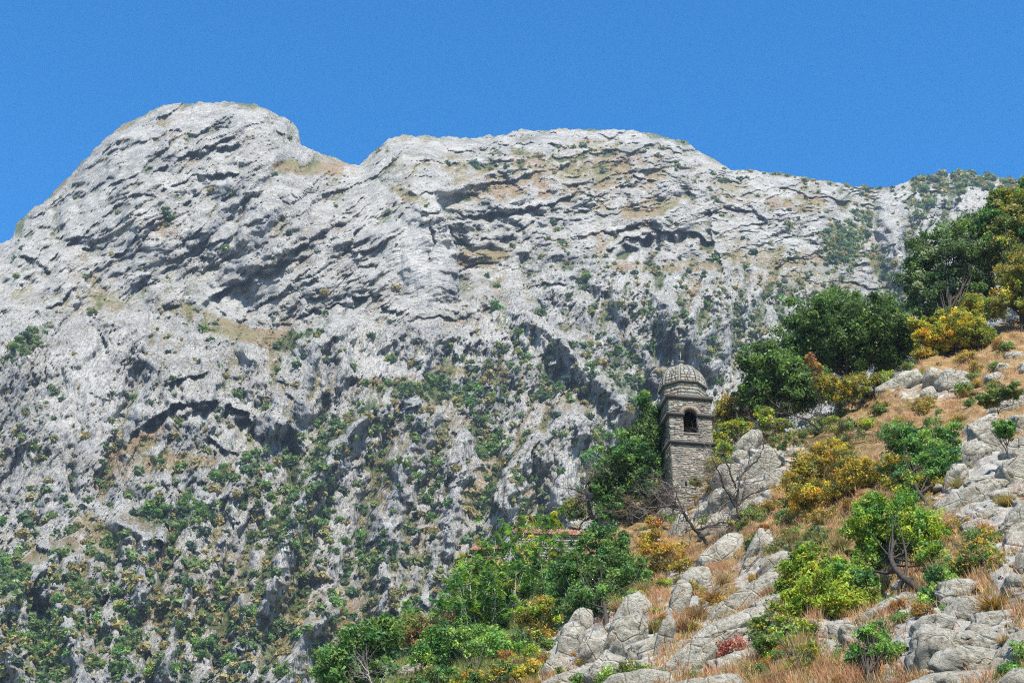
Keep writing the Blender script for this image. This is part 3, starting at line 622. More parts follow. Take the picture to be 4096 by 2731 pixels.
# ------------------------------------------------------------------ masonry: bell tower and tile-roofed buildings
class Acc:
    def __init__(s): s.v = []; s.f = []; s.c = []; s.n = 0
    def add(s, v, f, c=None):
        v = np.asarray(v, float).reshape(-1, 3); f = np.asarray(f)
        s.v.append(v); s.f.append(f + s.n); s.n += len(v)
        if c is not None: s.c.append(np.broadcast_to(np.asarray(c, float), (len(v), 3)))
    def mesh(s, name, mat, sm=False):
        return mesh_np(name, np.concatenate(s.v), np.concatenate(s.f), mat, sm, {'tint': np.concatenate(s.c)} if s.c else None)
BOXF = np.array([(0, 3, 2, 1), (4, 5, 6, 7), (0, 1, 5, 4), (1, 2, 6, 5), (2, 3, 7, 6), (3, 0, 4, 7)])
def box_v(x0, x1, y0, y1, z0, z1): return np.array([(x0, y0, z0), (x1, y0, z0), (x1, y1, z0), (x0, y1, z0), (x0, y0, z1), (x1, y0, z1), (x1, y1, z1), (x0, y1, z1)], float)
def mat_stone(name, bumpd=0.03):
    n = NT(name); v = n.coord('Object')
    c = n.mix(0.75, n.attr('tint', 'Color'), n.ramp(n.noise(v, 6.0, 6, 0.75), [(0.3, 0.45), (0.48, 0.95), (0.68, 1.25)]), 'MULTIPLY')
    c = n.mix(n.ramp(n.noise(v, 2.2, 6, 0.8), [(0.54, 0.0), (0.68, 0.6)]), c, (0.11, 0.115, 0.085))
    n.color(c); n.normal(n.bump(n.noise(v, 16.0, 6, 0.75), bumpd, 0.9)); return n.m
M_STONE = mat_stone('rubble_limestone'); M_CUT = mat_stone('cut_stone', 0.012)
def flat_mat(name, col, rough=0.9, metal=0.0, nz=4.0, lo=0.6, hi=1.2):
    n = NT(name); v = n.coord('Object')
    n.color(n.mix(1.0, col, n.ramp(n.noise(v, nz, 6, 0.7), [(0.3, lo), (0.7, hi)]), 'MULTIPLY')); n.b.inputs['Roughness'].default_value = rough; n.b.inputs['Metallic'].default_value = metal
    n.normal(n.bump(n.noise(v, nz * 4, 5, 0.7), 0.02, 0.7)); return n.m
M_MORTAR = flat_mat('old_mortar', (0.17, 0.155, 0.13)); M_DARKMORTAR = flat_mat('dark_weathered_mortar', (0.06, 0.056, 0.045)); M_IRON = flat_mat('grey_iron', (0.32, 0.33, 0.34), 0.6)
M_BARE = flat_mat('plaster', (0.33, 0.31, 0.27), nz=2.0)
STONE_C = [(0.25, 0.215, 0.175), (0.19, 0.175, 0.15), (0.30, 0.27, 0.225), (0.23, 0.21, 0.16), (0.15, 0.135, 0.115), (0.29, 0.205, 0.15), (0.22, 0.215, 0.155), (0.37, 0.34, 0.29)]

TH = math.radians(9.0); TD = 98.0
RX = np.array([math.cos(TH), math.sin(TH), 0]); RY = np.array([-math.sin(TH), math.cos(TH), 0]); UZ = np.array([0, 0, 1.0])
FLx = P(1540.5, 1011, TD); FRx = P(1638.5, 1014, TD + 0.48)
TW = float((FRx - FLx) @ RX)
def tz(y): return float(P(1540.5, y, TD)[2])
ZB = tz(1205); ORG = np.array([FLx[0], FLx[1], ZB]) + RX * TW / 2 + RY * TW / 2     # centre of the base
def TZ(y): return tz(y) - ZB
def build_tower():
    r = np.random.RandomState(11)
    root = bpy.data.objects.new('bell_tower', None); COL.objects.link(root); root.location = ORG; root.rotation_euler = (0, 0, TH)
    root['label'] = 'square grey stone bell tower with ribbed dome and one dark arched opening'; root['category'] = 'bell tower'
    h = TW / 2
    zt, zt2 = TZ(906), TZ(914.5); zm, zm2 = TZ(946), TZ(954.5); zl, zl2 = TZ(1011), TZ(1018.5)
    osill, ospr, otop = TZ(990), TZ(950), TZ(935.5)
    ox0, ox1 = -h + 0.325 * TW, -h + 0.665 * TW; oc = (ox0 + ox1) / 2; orad = (ox1 - ox0) / 2
    wt = 0.5
    # mortar core: solid shaft, then four belfry walls with an arched hole through the front and the left
    A = Acc(); A.add(box_v(-h, h, -h, h, -1.5, osill - 0.02), BOXF)
    inner = h - wt
    def wall_with_arch(place, hole):
        n = 14; x0, x1 = -h, h; zb, zt_ = osill - 0.02, zt
        if not hole: pts = None
        for s0 in (0, 1):
            pass
        prof = []
        if hole:
            arc = [(oc + orad * math.cos(a), ospr + (otop - ospr) * math.sin(a)) for a in np.linspace(math.pi, 0, n)]
            quads = [((x0, zb), (ox0, zb), (ox0, ospr), (x0, ospr)), ((ox1, zb), (x1, zb), (x1, ospr), (ox1, ospr)),
                     ((x0, ospr), (ox0, ospr), (ox0, zt_), (x0, zt_)), ((ox1, ospr), (x1, ospr), (x1, zt_), (ox1, zt_))]
            for i in range(n - 1): quads.append((arc[i], arc[i + 1], (arc[i + 1][0], zt_), (arc[i][0], zt_)))
        else: quads = [((x0, zb), (x1, zb), (x1, zt_), (x0, zt_))]
        for q in quads:
            v = [place(px_, 0, pz) for px_, pz in q] + [place(px_, wt, pz) for px_, pz in q]
            A.add(v, [(0, 1, 2, 3), (7, 6, 5, 4), (0, 4, 5, 1), (1, 5, 6, 2), (2, 6, 7, 3), (3, 7, 4, 0)])
    wall_with_arch(lambda x, d, z: (x, -h + d, z), True)
    wall_with_arch(lambda x, d, z: (x, h - d, z), False)
    e = 0.003
    wall_with_arch(lambda x, d, z: (-h + d + e, -x * (1 - 1e-3), z), True)
    wall_with_arch(lambda x, d, z: (h - d - e, x * (1 - 1e-3), z), False)
    A.add(box_v(-h + .05, h - .05, -h + .05, h - .05, zt - 0.12, zt), BOXF)
    link('wall_core', A.mesh('wall_core', M_MORTAR), root)
    # window void
    def in_open(x0, x1, z0, z1):
        if z1 < osill or z0 > otop + 0.34: return False
        if z0 >= ospr:
            R = orad + 0.34
            zz = max(z0, ospr); return min(abs(x0 - oc), abs(x1 - oc)) < math.sqrt(max(0, R * R - (zz - ospr) ** 2)) or (x0 < oc < x1)
        return x1 > ox0 and x0 < ox1
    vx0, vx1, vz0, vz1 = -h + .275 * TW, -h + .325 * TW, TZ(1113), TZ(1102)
    bands = [(-0.9, zl2), (zl, zm2), (zm, zt2)]
    n_st = 0; stuff = Acc(); parts = []
    def lay(face, zlo, zhi, front):
        nonlocal n_st
        z = zlo
        while z < zhi - 0.03:
            rh = min(r.uniform(0.085, 0.165), zhi - z)
            if zhi - z - rh < 0.07: rh = zhi - z
            x = -h
            while x < h - 0.01:
                sw = r.uniform(0.13, 0.42)
                if x == -h or h - x - sw < 0.14: sw = min(sw + 0.1, h - x) if h - x - sw < 0.14 else sw + 0.08
                if h - (x + sw) < 0.12: sw = h - x
                a0, a1, b0, b1 = x + 0.005, x + sw - 0.005, z + 0.004, z + rh - 0.004
                x += sw
                if front and (a1 > vx0 and a0 < vx1 and b1 > vz0 and b0 < vz1): continue
                segs = [(a0, a1)]
                if b1 > osill and b0 < ospr: segs = [(u0, u1) for (u0, u1) in ((a0, min(a1, ox0 - 0.004)), (max(a0, ox1 + 0.004), a1)) if u1 - u0 > 0.05]
                elif in_open(a0, a1, b0, b1): continue
                for (u0, u1) in segs:
                    pr = r.uniform(0.004, 0.024)
                    v = box_v(u0, u1, -h - pr, -h + 0.03, b0, b1); j = r.normal(0, 0.018, (8, 3)); j[:, 1] *= 0.8; v = v + j
                    # pull the outer face in a little: worn arrises
                    m = v[[0, 1, 5, 4]].mean(0); v[[0, 1, 5, 4]] = m + (v[[0, 1, 5, 4]] - m) * np.array([0.93, 1, 0.9])
                    if not front: v = np.stack([v[:, 1], -v[:, 0], v[:, 2]], -1)
                    c = np.array(STONE_C[r.randint(len(STONE_C))]) * r.uniform(0.8, 1.15)
                    if front: parts.append((v, c, b0))
                    else: stuff.add(v, BOXF, c)
            z += rh
    for lo, hi in bands: lay('f', lo, hi, True); lay('l', lo, hi, False)
    parts.sort(key=lambda p: -p[2])
    for k, (v, c, b0) in enumerate(parts):
        if k < 298: link('stone', mesh_np('stone', v, BOXF, M_STONE, False, {'tint': np.tile(c, (8, 1))}), root)
        else: stuff.add(v, BOXF, c)
    link('rubble_stone', stuff.mesh('rubble_stone', M_STONE), root, kind='stuff')
    # small vent: solid near-black box, the shade inside the opening painted as colour
    A = Acc(); A.add(box_v(vx0, vx1, -h - 0.012, -h + 0.02, vz0, vz1), BOXF); link('vent_opening', A.mesh('vent_opening', flat_mat('painted_deep_shade', (0.012, 0.012, 0.012))), root)
    # cornices: ring slabs
    def ring(name, z0, z1, o, split=False):
        A = Acc(); c = (0.085, 0.08, 0.07)
        def bar(x0, x1, y0, y1):
            v = box_v(x0, x1, y0, y1, z0, z1); v[4:, :2] += 0; v[:4, :2] *= 0.985; A.add(v, BOXF, c)
        o1 = o; hi_ = h + o1
        if split: bar(-hi_, ox0 + 0.07, -hi_, -h + 0.1); bar(ox1 - 0.0, hi_, -hi_, -h + 0.1)
        else: bar(-hi_, hi_, -hi_, -h + 0.1)
        bar(-hi_, -h + 0.1, -h + 0.102, h); bar(h - 0.1, hi_, -h + 0.102, h); bar(-hi_, hi_, h + 0.002, hi_)
        link(name, A.mesh(name, M_CUT), root)
    ring('cornice', zt2 + .05, zt + 0.02, 0.2); ring('impost_band', zm2 + .07, zm, 0.22, True); ring('string_course', zl2 + .06, zl, 0.22)
    A = Acc(); A.add(box_v(-h + .02, h - .02, -h + .02, h - .02, zt + 0.0, zt + 0.03), BOXF, (0.25, 0.24, 0.2)); link('top_slab', A.mesh('top_slab', M_CUT), root)
    # arch voussoirs and sill
    for i, (a0, a1) in enumerate(zip(np.linspace(math.pi, 0, 3)[:-1], np.linspace(math.pi, 0, 3)[1:])):
        A = Acc(); n = 8; g = 0.012
        aa = np.linspace(a0 - g, a1 + g, n)
        for k in range(n - 1):
            q = []
            for a in (aa[k], aa[k + 1]):
                for R_ in (orad, orad + 0.33): q.append((oc + R_ * math.cos(a), ospr + 0.004 + (R_ - orad + (otop - ospr)) * math.sin(a)))
            v = [(p_[0], -h - 0.05, p_[1]) for p_ in (q[0], q[2], q[3], q[1])] + [(p_[0], -h + 0.3, p_[1]) for p_ in (q[0], q[2], q[3], q[1])]
            A.add(v, [(0, 1, 2, 3), (7, 6, 5, 4), (0, 4, 5, 1), (1, 5, 6, 2), (2, 6, 7, 3), (3, 7, 4, 0)], (0.24, 0.185, 0.14))
        link('arch_stone', A.mesh('arch_stone', M_CUT), root)
    A = Acc(); A.add(box_v(ox0 - .05, ox1 + .12, -h - 0.07, -h + 0.3, osill - 0.13, osill), BOXF, (0.22, 0.18, 0.14)); link('sill', A.mesh('sill', M_CUT), root)
    # octagonal drum and dome
    R0 = (h + 0.07) / math.cos(math.pi / 8)
    zd = TZ(872) ; zdt = zd + 1.95
    ang = [math.pi / 8 + k * math.pi / 4 for k in range(8)]
    def octring(R_, z): return np.array([(R_ * math.cos(a), R_ * math.sin(a), z) for a in ang])
    def loft(rings, c, A, cap=True):
        v = np.concatenate(rings); f = []
        for j in range(len(rings) - 1):
            for k in range(8): f.append((j * 8 + k, j * 8 + (k + 1) % 8, j * 8 + 8 + (k + 1) % 8, j * 8 + 8 + k))
        A.add(v, f, c)
    A = Acc(); loft([octring(R0 * 0.93, zt), octring(R0 * 0.93, zd)], (0.2, 0.18, 0.155), A); link('drum_core', A.mesh('drum_core', M_MORTAR), root)
    A = Acc(); loft([octring(R0 * 0.90, zd - 0.06), octring(R0 * 1.03, zd - 0.05), octring(R0 * 1.045, zd + 0.03), octring(R0 * 0.9, zd + 0.05)], (0.12, 0.115, 0.095), A); link('drum_cornice', A.mesh('drum_cornice', M_CUT), root)
    def prof(t): return R0 * 1.0 * (math.cos(t * math.pi / 2) ** 0.85 * 0.93 + 0.07), zd + 0.03 + (zdt - zd) * math.sin(t * math.pi / 2)
    A = Acc(); ts = np.linspace(0, 1, 15); loft([octring(*[prof(t)[0] * 0.965, prof(t)[1]]) for t in ts], (0.1, 0.1, 0.08), A); link('dome_core', A.mesh('dome_core', M_DARKMORTAR), root)
    # stones laid on the drum and dome faces
    def on_face(k, s, z, R_, out):
        a = ang[k]; b = a + math.pi / 4; m = (a + b) / 2; ap = R_ * math.cos(math.pi / 8); hw = R_ * math.sin(math.pi / 8)
        return np.array([(ap + out) * math.cos(m) - s * hw * math.sin(m), (ap + out) * math.sin(m) + s * hw * math.cos(m), z])
    nd = 0; extra = Acc()
    faces_vis = [4, 5, 6, 3]
    for k in range(8):
        rows = np.linspace(zt + 0.04, zd - 0.10, 5)
        for j in range(4):
            cuts = np.sort(np.r_[-1, r.uniform(-.7, .7, 3), 1])
            for c0, c1 in zip(cuts[:-1], cuts[1:]):
                if c1 - c0 < 0.12: continue
                e_ = 0.02; q = []
                for out in (-0.02, r.uniform(.03, .06)):
                    for (s, z) in ((c0 + e_, rows[j] + .012), (c1 - e_, rows[j] + .012), (c1 - e_, rows[j + 1] - .012), (c0 + e_, rows[j + 1] - .012)): q.append(on_face(k, s, z, R0 * 0.93, out))
                f = [(0, 3, 2, 1), (4, 5, 6, 7), (0, 1, 5, 4), (1, 2, 6, 5), (2, 3, 7, 6), (3, 0, 4, 7)]
                c = np.array([(0.25, 0.195, 0.15), (0.22, 0.205, 0.17), (0.19, 0.195, 0.15), (0.26, 0.25, 0.22)][r.randint(4)])
                if k in faces_vis: link('drum_stone', mesh_np('drum_stone', np.array(q) + r.normal(0, .006, (8, 3)), f, M_STONE, False, {'tint': np.tile(c, (8, 1))}), root)
                else: extra.add(q, f, c)
        T = np.linspace(0.0, 0.93, 11)
        for j in range(10):
            n_ = max(1, int(round(r.uniform(3.0, 4.6) * math.cos(T[j] * 1.3))))
            cuts = np.linspace(-0.86, 0.86, n_ + 1); cuts[1:-1] += r.uniform(-.14, .14, n_ - 1) if n_ > 1 else 0
            for c0, c1 in zip(cuts[:-1], cuts[1:]):
                q = []; g = 0.012
                for out in (-0.04, r.uniform(.035, .06)):
                    for (s, t_, dz) in ((c0 + .045, T[j], g), (c1 - .045, T[j], g), (c1 - .045, T[j + 1], -g), (c0 + .045, T[j + 1], -g)):
                        R_, z_ = prof(t_); p_ = on_face(k, s, z_ + dz, R_ * 0.97, out * math.cos(t_ * 1.4)); p_[2] += out * math.sin(t_ * 1.4); q.append(p_)
                f = [(0, 3, 2, 1), (4, 5, 6, 7), (0, 1, 5, 4), (1, 2, 6, 5), (2, 3, 7, 6), (3, 0, 4, 7)]
                c = np.array([(0.27, 0.26, 0.23), (0.25, 0.2, 0.155), (0.22, 0.215, 0.165), (0.31, 0.3, 0.275), (0.2, 0.2, 0.175)][r.randint(5)]) * r.uniform(.85, 1.1)
                if k in faces_vis: link('dome_stone', mesh_np('dome_stone', np.array(q) + r.normal(0, .005, (8, 3)), f, M_STONE, False, {'tint': np.tile(c, (8, 1))}), root)
                else: extra.add(q, f, c)
    link('rear_stone', extra.mesh('rear_stone', M_STONE), root, kind='stuff')
    for k in range(8):
        A = Acc(); a = ang[k]; ts = np.linspace(0, 0.97, 14); pv = []
        for t_ in ts:
            R_, z_ = prof(t_); rad = np.array([math.cos(a), math.sin(a), 0]); tan = np.array([-math.sin(a), math.cos(a), 0]); nn = rad * math.cos(t_ * 1.4) + UZ * math.sin(t_ * 1.4); wv = 0.085 * (1 - 0.35 * t_)
            c = rad * (R_ * 0.985) + UZ * z_
            pv += [c - tan * wv - nn * .05, c - tan * wv + nn * .05, c + tan * wv + nn * .05, c + tan * wv - nn * .05]
        f = [(i * 4 + m, i * 4 + (m + 1) % 4, i * 4 + 4 + (m + 1) % 4, i * 4 + 4 + m) for i in range(13) for m in range(4)]
        A.add(pv, f, (0.22, 0.205, 0.17)); link('dome_rib', A.mesh('dome_rib', M_CUT), root)
    # lantern and iron cross
    def lathe(name, pr, mat, c, n=16):
        v = [(R_ * math.cos(a), R_ * math.sin(a), z_) for R_, z_ in pr for a in np.linspace(0, 2 * math.pi, n, endpoint=False)]
        f = [(j * n + k, j * n + (k + 1) % n, j * n + n + (k + 1) % n, j * n + n + k) for j in range(len(pr) - 1) for k in range(n)]
        A = Acc(); A.add(v, f, c); link(name, A.mesh(name, mat), root)
    b0 = zdt - 0.04
    lathe('finial', [(0.34, b0), (0.34, b0 + .07), (0.25, b0 + .10), (0.235, b0 + .18), (0.27, b0 + .20), (0.25, b0 + .26), (0.20, b0 + .30), (0.18, b0 + .44), (0.20, b0 + .50), (0.28, b0 + .56), (0.28, b0 + .62), (0.05, b0 + .66), (0.0, b0 + .66)], M_CUT, (0.24, 0.23, 0.2))
    A = Acc(); A.add(box_v(-.016, .016, -.016, .016, b0 + .64, b0 + 1.5), BOXF, (.3, .3, .3)); A.add(box_v(-.14, .14, -.014, .014, b0 + 1.2, b0 + 1.222), BOXF, (.3, .3, .3)); link('iron_cross', A.mesh('iron_cross', M_IRON), root)
build_tower()

# ---- tile-roofed buildings half hidden by the thicket
def mat_tile():
    n = NT('clay_tile'); v = n.coord('Object')
    n.color(n.mix(0.8, n.attr('tint', 'Color'), n.ramp(n.noise(v, 5.0, 6, 0.75), [(0.3, 0.5), (0.7, 1.25)]), 'MULTIPLY')); n.normal(n.bump(n.noise(v, 20, 4, .7), .01, .6)); return n.m
M_TILE = mat_tile()
def build_house(name, label, cat, xl, xr, ye, yb, D, depth, rot, rows, cols, wallc, stone=True, tiles=True, seed=1):
    """building whose eave runs from print x xl to xr at height ye, wall down to yb"""
    r = np.random.RandomState(seed)
    a = P(xl, ye, D); b = P(xr, ye, D); w = b[0] - a[0]; zb = P(xl, yb, D)[2]; hh = a[2] - zb
    root = bpy.data.objects.new(name, None); COL.objects.link(root); root.location = (a[0], a[1], zb); root.rotation_euler = (0, 0, math.radians(rot)); root['label'] = label; root['category'] = cat
    A = Acc(); A.add(box_v(0, w, 0, depth, -3.0, hh), BOXF, wallc); link('wall', A.mesh('wall', M_STONE if not stone else M_MORTAR), root)
    if stone:
        A = Acc(); z = -0.4; cnt = 0
        while z < hh - 0.1:
            rh = r.uniform(.14, .24); x = 0
            rh = min(rh, hh - z)
            while x < w - .05:
                sw = min(r.uniform(.2, .45), w - x)
                v = box_v(x + .012, x + sw - .012, -r.uniform(.02, .05), .02, z + .012, z + rh - .012) + r.normal(0, .01, (8, 3)); c = np.array(wallc) * r.uniform(.75, 1.25)
                if cnt < 290: link('stone', mesh_np('stone', v, BOXF, M_STONE, False, {'tint': np.tile(c, (8, 1))}), root); cnt += 1
                else: A.add(v, BOXF, c)
                x += sw
            z += rh
        if A.v: link('rubble_stone', A.mesh('rubble_stone', M_STONE), root, kind='stuff')
    if tiles:
        A = Acc(); A.add(box_v(-.1, w + .1, -.16, .12, hh + .002, hh + .07), BOXF, (0.30, 0.27, 0.22)); link('eave_board', A.mesh('eave_board', M_CUT), root)
        sl = math.radians(32); L = 0.42; tw = (w + .3) / cols
        A = Acc(); pt = [(-.14, -.2, hh + .08), (w + .14, -.2, hh + .08), (w + .14, depth, hh + .08 + depth * math.tan(sl)), (-.14, depth, hh + .08 + depth * math.tan(sl))]
        low = [(x_, y_, hh + .075) for x_, y_, _ in pt]; A.add(low + pt, [(0, 3, 2, 1), (4, 5, 6, 7), (0, 1, 5, 4), (1, 2, 6, 5), (2, 3, 7, 6), (3, 0, 4, 7)], (.2, .13, .09)); rf = link('roof', A.mesh('roof', M_TILE), root)
        # half-round tiles, shared meshes
        n = 7; base = []
        for e_, rad in ((0.0, tw * .52), (L, tw * .40)):
            for q in np.linspace(0, math.pi, n): base.append((-rad * math.cos(q), e_ * math.cos(sl), rad * math.sin(q) * .8 + e_ * math.sin(sl)))
        f = [(i, i + 1, n + i + 1, n + i) for i in range(n - 1)]
        me = []
        for c in ((.28, .12, .07), (.25, .145, .09), (.33, .21, .14), (.20, .09, .06)) if tiles is True else ((.24, .20, .16), (.19, .165, .14), (.28, .24, .19)):
            top = np.array(base); bot = top * np.array([.86, 1, 1]) - np.array([0, 0, .02]); v = np.concatenate([top, bot])
            ff = f + [(n * 2 + b_, n * 2 + a_, n * 2 + d_, n * 2 + c_) for (a_, b_, c_, d_) in [(q[0], q[1], q[2], q[3]) for q in f]] + [(i + 1, i, 2 * n + i, 2 * n + i + 1) for i in range(n - 1)]
            me.append(mesh_np('tile', v, ff, M_TILE, False, {'tint': np.tile(c, (len(v), 1))}))
        for j in range(rows):
            for i in range(cols):
                o = link('tile', me[r.randint(len(me))], rf)
                y_ = -.24 + j * L * .82 * math.cos(sl) + r.normal(0, .012); o.location = (-.14 + (i + .5) * tw + r.normal(0, .01), y_, hh + .10 + (y_ + .2) * math.tan(sl) + .012)
                o.rotation_euler = (r.normal(0, .02), 0, r.normal(0, .03))
build_house('stone_house', 'low stone house with orange clay tile roof, among saplings left of the round green tree', 'house', 1190, 1345, 1229, 1300, 100, 2.2, 5, 5, 24, (.24, .225, .19), seed=3)
build_house('church_building', 'grey plastered wall under long weathered tile roof at the foot of the tower', 'building', 1384, 1560, 1199, 1290, 102, 1.5, 4, 3, 30, (.34, .32, .28), stone=False, tiles='old', seed=4)
build_house('stone_shed', 'small ruined shed with broken pinkish roof tiles, leftmost of the roofs in the thicket', 'shed', 1084, 1150, 1268, 1350, 97, 1.6, -8, 4, 12, (.25, .20, .165), seed=5)
def build_wall():
    r = np.random.RandomState(9); a = P(1040, 1392, 101); b = P(1262, 1352, 99); L = math.hypot(b[0] - a[0], b[1] - a[1]); rot = math.atan2(b[1] - a[1], b[0] - a[0]); hgt = 1.9
    root = bpy.data.objects.new('retaining_wall', None); COL.objects.link(root); root.location = (a[0], a[1], a[2] - .2); root.rotation_euler = (0, 0, rot); root['label'] = 'rough pinkish stone terrace wall behind the pale sapling stems'; root['category'] = 'wall'
    A = Acc(); A.add(box_v(0, L, 0, .5, -4, hgt), BOXF, (.3, .25, .2)); link('wall_core', A.mesh('wall_core', M_MORTAR), root); z = -.6
    me = [None] * 10
    while z < hgt:
        rh = r.uniform(.18, .28); x = 0
        while x < L:
            sw = r.uniform(.25, .5); v = box_v(0, sw - .03, -.07, .05, 0, rh - .02) + r.normal(0, .012, (8, 3))
            o = link('stone', mesh_np('stone', v, BOXF, M_STONE, False, {'tint': np.tile(np.array([(.30, .23, .19), (.25, .22, .185), (.31, .27, .23)][r.randint(3)]) * r.uniform(.8, 1.1), (8, 1))}), root); o.location = (x, r.uniform(-.02, .02), z); x += sw
        z += rh
build_wall()
# ------------------------------------------------------------------ plants
def mat_leaf():
    n = NT('leaf'); n.b.inputs['Roughness'].default_value = 0.55; n.b.inputs['Specular IOR Level'].default_value = 0.35
    c = n.attr('tint', 'Color'); n.color(c)
    tr = n.t.nodes.new('ShaderNodeBsdfTranslucent'); n.t.links.new(c, tr.inputs[0])
    mx = n.t.nodes.new('ShaderNodeMixShader'); mx.inputs[0].default_value = 0.4
    n.t.links.new(n.b.outputs[0], mx.inputs[1]); n.t.links.new(tr.outputs[0], mx.inputs[2]); n.t.links.new(mx.outputs[0], n.out.inputs[0]); return n.m
M_LEAF = mat_leaf()
def mat_bark(name, a, b):
    n = NT(name); v = n.coord('Object', scale=(1, 1, .3)); n.color(n.ramp(n.noise(v, 9.0, 5, .7), [(.3, a), (.7, b)])); n.normal(n.bump(n.noise(v, 14, 5, .7), .02, .8)); return n.m
M_BARK = mat_bark('dark_bark', (.022, .018, .014), (.085, .07, .055)); M_PALE = mat_bark('pale_bark', (.28, .26, .22), (.46, .43, .37)); M_TWIG = mat_bark('grey_twig', (.10, .08, .065), (.24, .20, .17)); M_DRY = mat_bark('red_brown_twig', (.16, .07, .035), (.33, .17, .09))
def tube(acc, path, rad, sides=5):
    path = np.asarray(path, float); rad = np.asarray(rad, float); n = len(path)
    T = np.gradient(path, axis=0); T /= np.linalg.norm(T, axis=1)[:, None] + 1e-9
    up = np.where(np.abs(T[:, 2:3]) > .9, np.array([[1., 0, 0]]), np.array([[0, 0, 1.]])); A = np.cross(T, up); A /= np.linalg.norm(A, axis=1)[:, None] + 1e-9; B = np.cross(T, A)
    q = np.linspace(0, 2 * np.pi, sides, endpoint=False)
    v = path[:, None] + rad[:, None, None] * (np.cos(q)[None, :, None] * A[:, None] + np.sin(q)[None, :, None] * B[:, None])
    i = np.arange(n - 1)[:, None] * sides; k = np.arange(sides)[None]; k2 = (k + 1) % sides
    acc.add(v.reshape(-1, 3), np.stack([i + k, i + k2, i + sides + k2, i + sides + k], -1).reshape(-1, 4))
def leaves(r, cent, spread, n, size, cols, jit=.18, aspect=1.7, up=.35):
    """n leaf quads round every clump centre"""
    K = len(cent); idx = np.repeat(np.arange(K), n); sp = np.asarray(spread)[idx] if np.ndim(spread) else spread
    off = r.normal(size=(K * n, 3)); off /= np.linalg.norm(off, axis=1)[:, None]; off *= (r.rand(K * n, 1) ** .5)
    off[:, 2] *= .72; c = cent[idx] + off * (sp[:, None] if np.ndim(sp) else sp)
    nr = off * .8 + r.normal(size=(K * n, 3)) * .75 + np.array([0, 0, up]); nr /= np.linalg.norm(nr, axis=1)[:, None]
    a = np.cross(nr, r.normal(size=(K * n, 3))); a /= np.linalg.norm(a, axis=1)[:, None] + 1e-9; b = np.cross(nr, a)
    s = size * r.uniform(.6, 1.35, (K * n, 1)); a = a * s * aspect * .5; b = b * s * .5
    v = np.stack([c - a * .8 - b, c + a * 1.15, c - a * .8 + b], 1).reshape(-1, 3)
    f = np.arange(K * n * 3).reshape(-1, 3)
    cc = cols[idx] * r.uniform(1 - jit, 1 + jit, (K * n, 1)) * np.array([1, 1, 1.]); cc = np.repeat(cc, 3, 0)
    return v, f, cc
G = dict(dark=[(.035, .065, .014), (.05, .09, .018), (.075, .12, .022), (.05, .08, .022)], deep=[(.028, .05, .014), (.045, .075, .018), (.06, .085, .026)], silver=[(.055, .085, .032), (.11, .15, .07), (.035, .06, .018), (.17, .20, .10)],
         mid=[(.05, .12, .03), (.08, .16, .035), (.11, .19, .04), (.04, .09, .03)], bright=[(.09, .20, .03), (.15, .26, .04), (.21, .30, .05), (.07, .16, .03)], lime=[(.18, .27, .02), (.26, .35, .025), (.13, .22, .02), (.32, .37, .04)],
         yellow=[(.46, .36, .03), (.52, .42, .04), (.38, .32, .03), (.50, .30, .03)], golden=[(.38, .28, .03), (.28, .23, .03), (.42, .27, .03), (.20, .19, .03)], orange=[(.42, .22, .03), (.42, .29, .04), (.32, .15, .04), (.26, .20, .03)],
         red=[(.38, .10, .07), (.44, .16, .10), (.28, .08, .05), (.40, .22, .13)], olive=[(.12, .13, .03), (.17, .17, .04), (.09, .10, .03), (.20, .17, .05)], ylime=[(.30, .30, .03), (.20, .24, .025), (.38, .34, .04), (.12, .17, .02)],
         straw=[(.42, .30, .13), (.34, .24, .10), (.46, .34, .17)], brown=[(.22, .12, .05), (.30, .16, .07), (.16, .09, .045)])
BOOST = dict(dark=2.2, deep=2.1, silver=1.9, mid=1.8, bright=1.5, lime=1.25, yellow=1.2, golden=1.15, orange=1.15, red=1.15, olive=1.7, ylime=1.25, straw=1.05, brown=1.2)
def pick(r, names, n):
    pal = np.array(sum([[tuple(q * BOOST[k] for q in t_) for t_ in G[k]] for k in names], [])); return pal[r.randint(len(pal), size=n)]
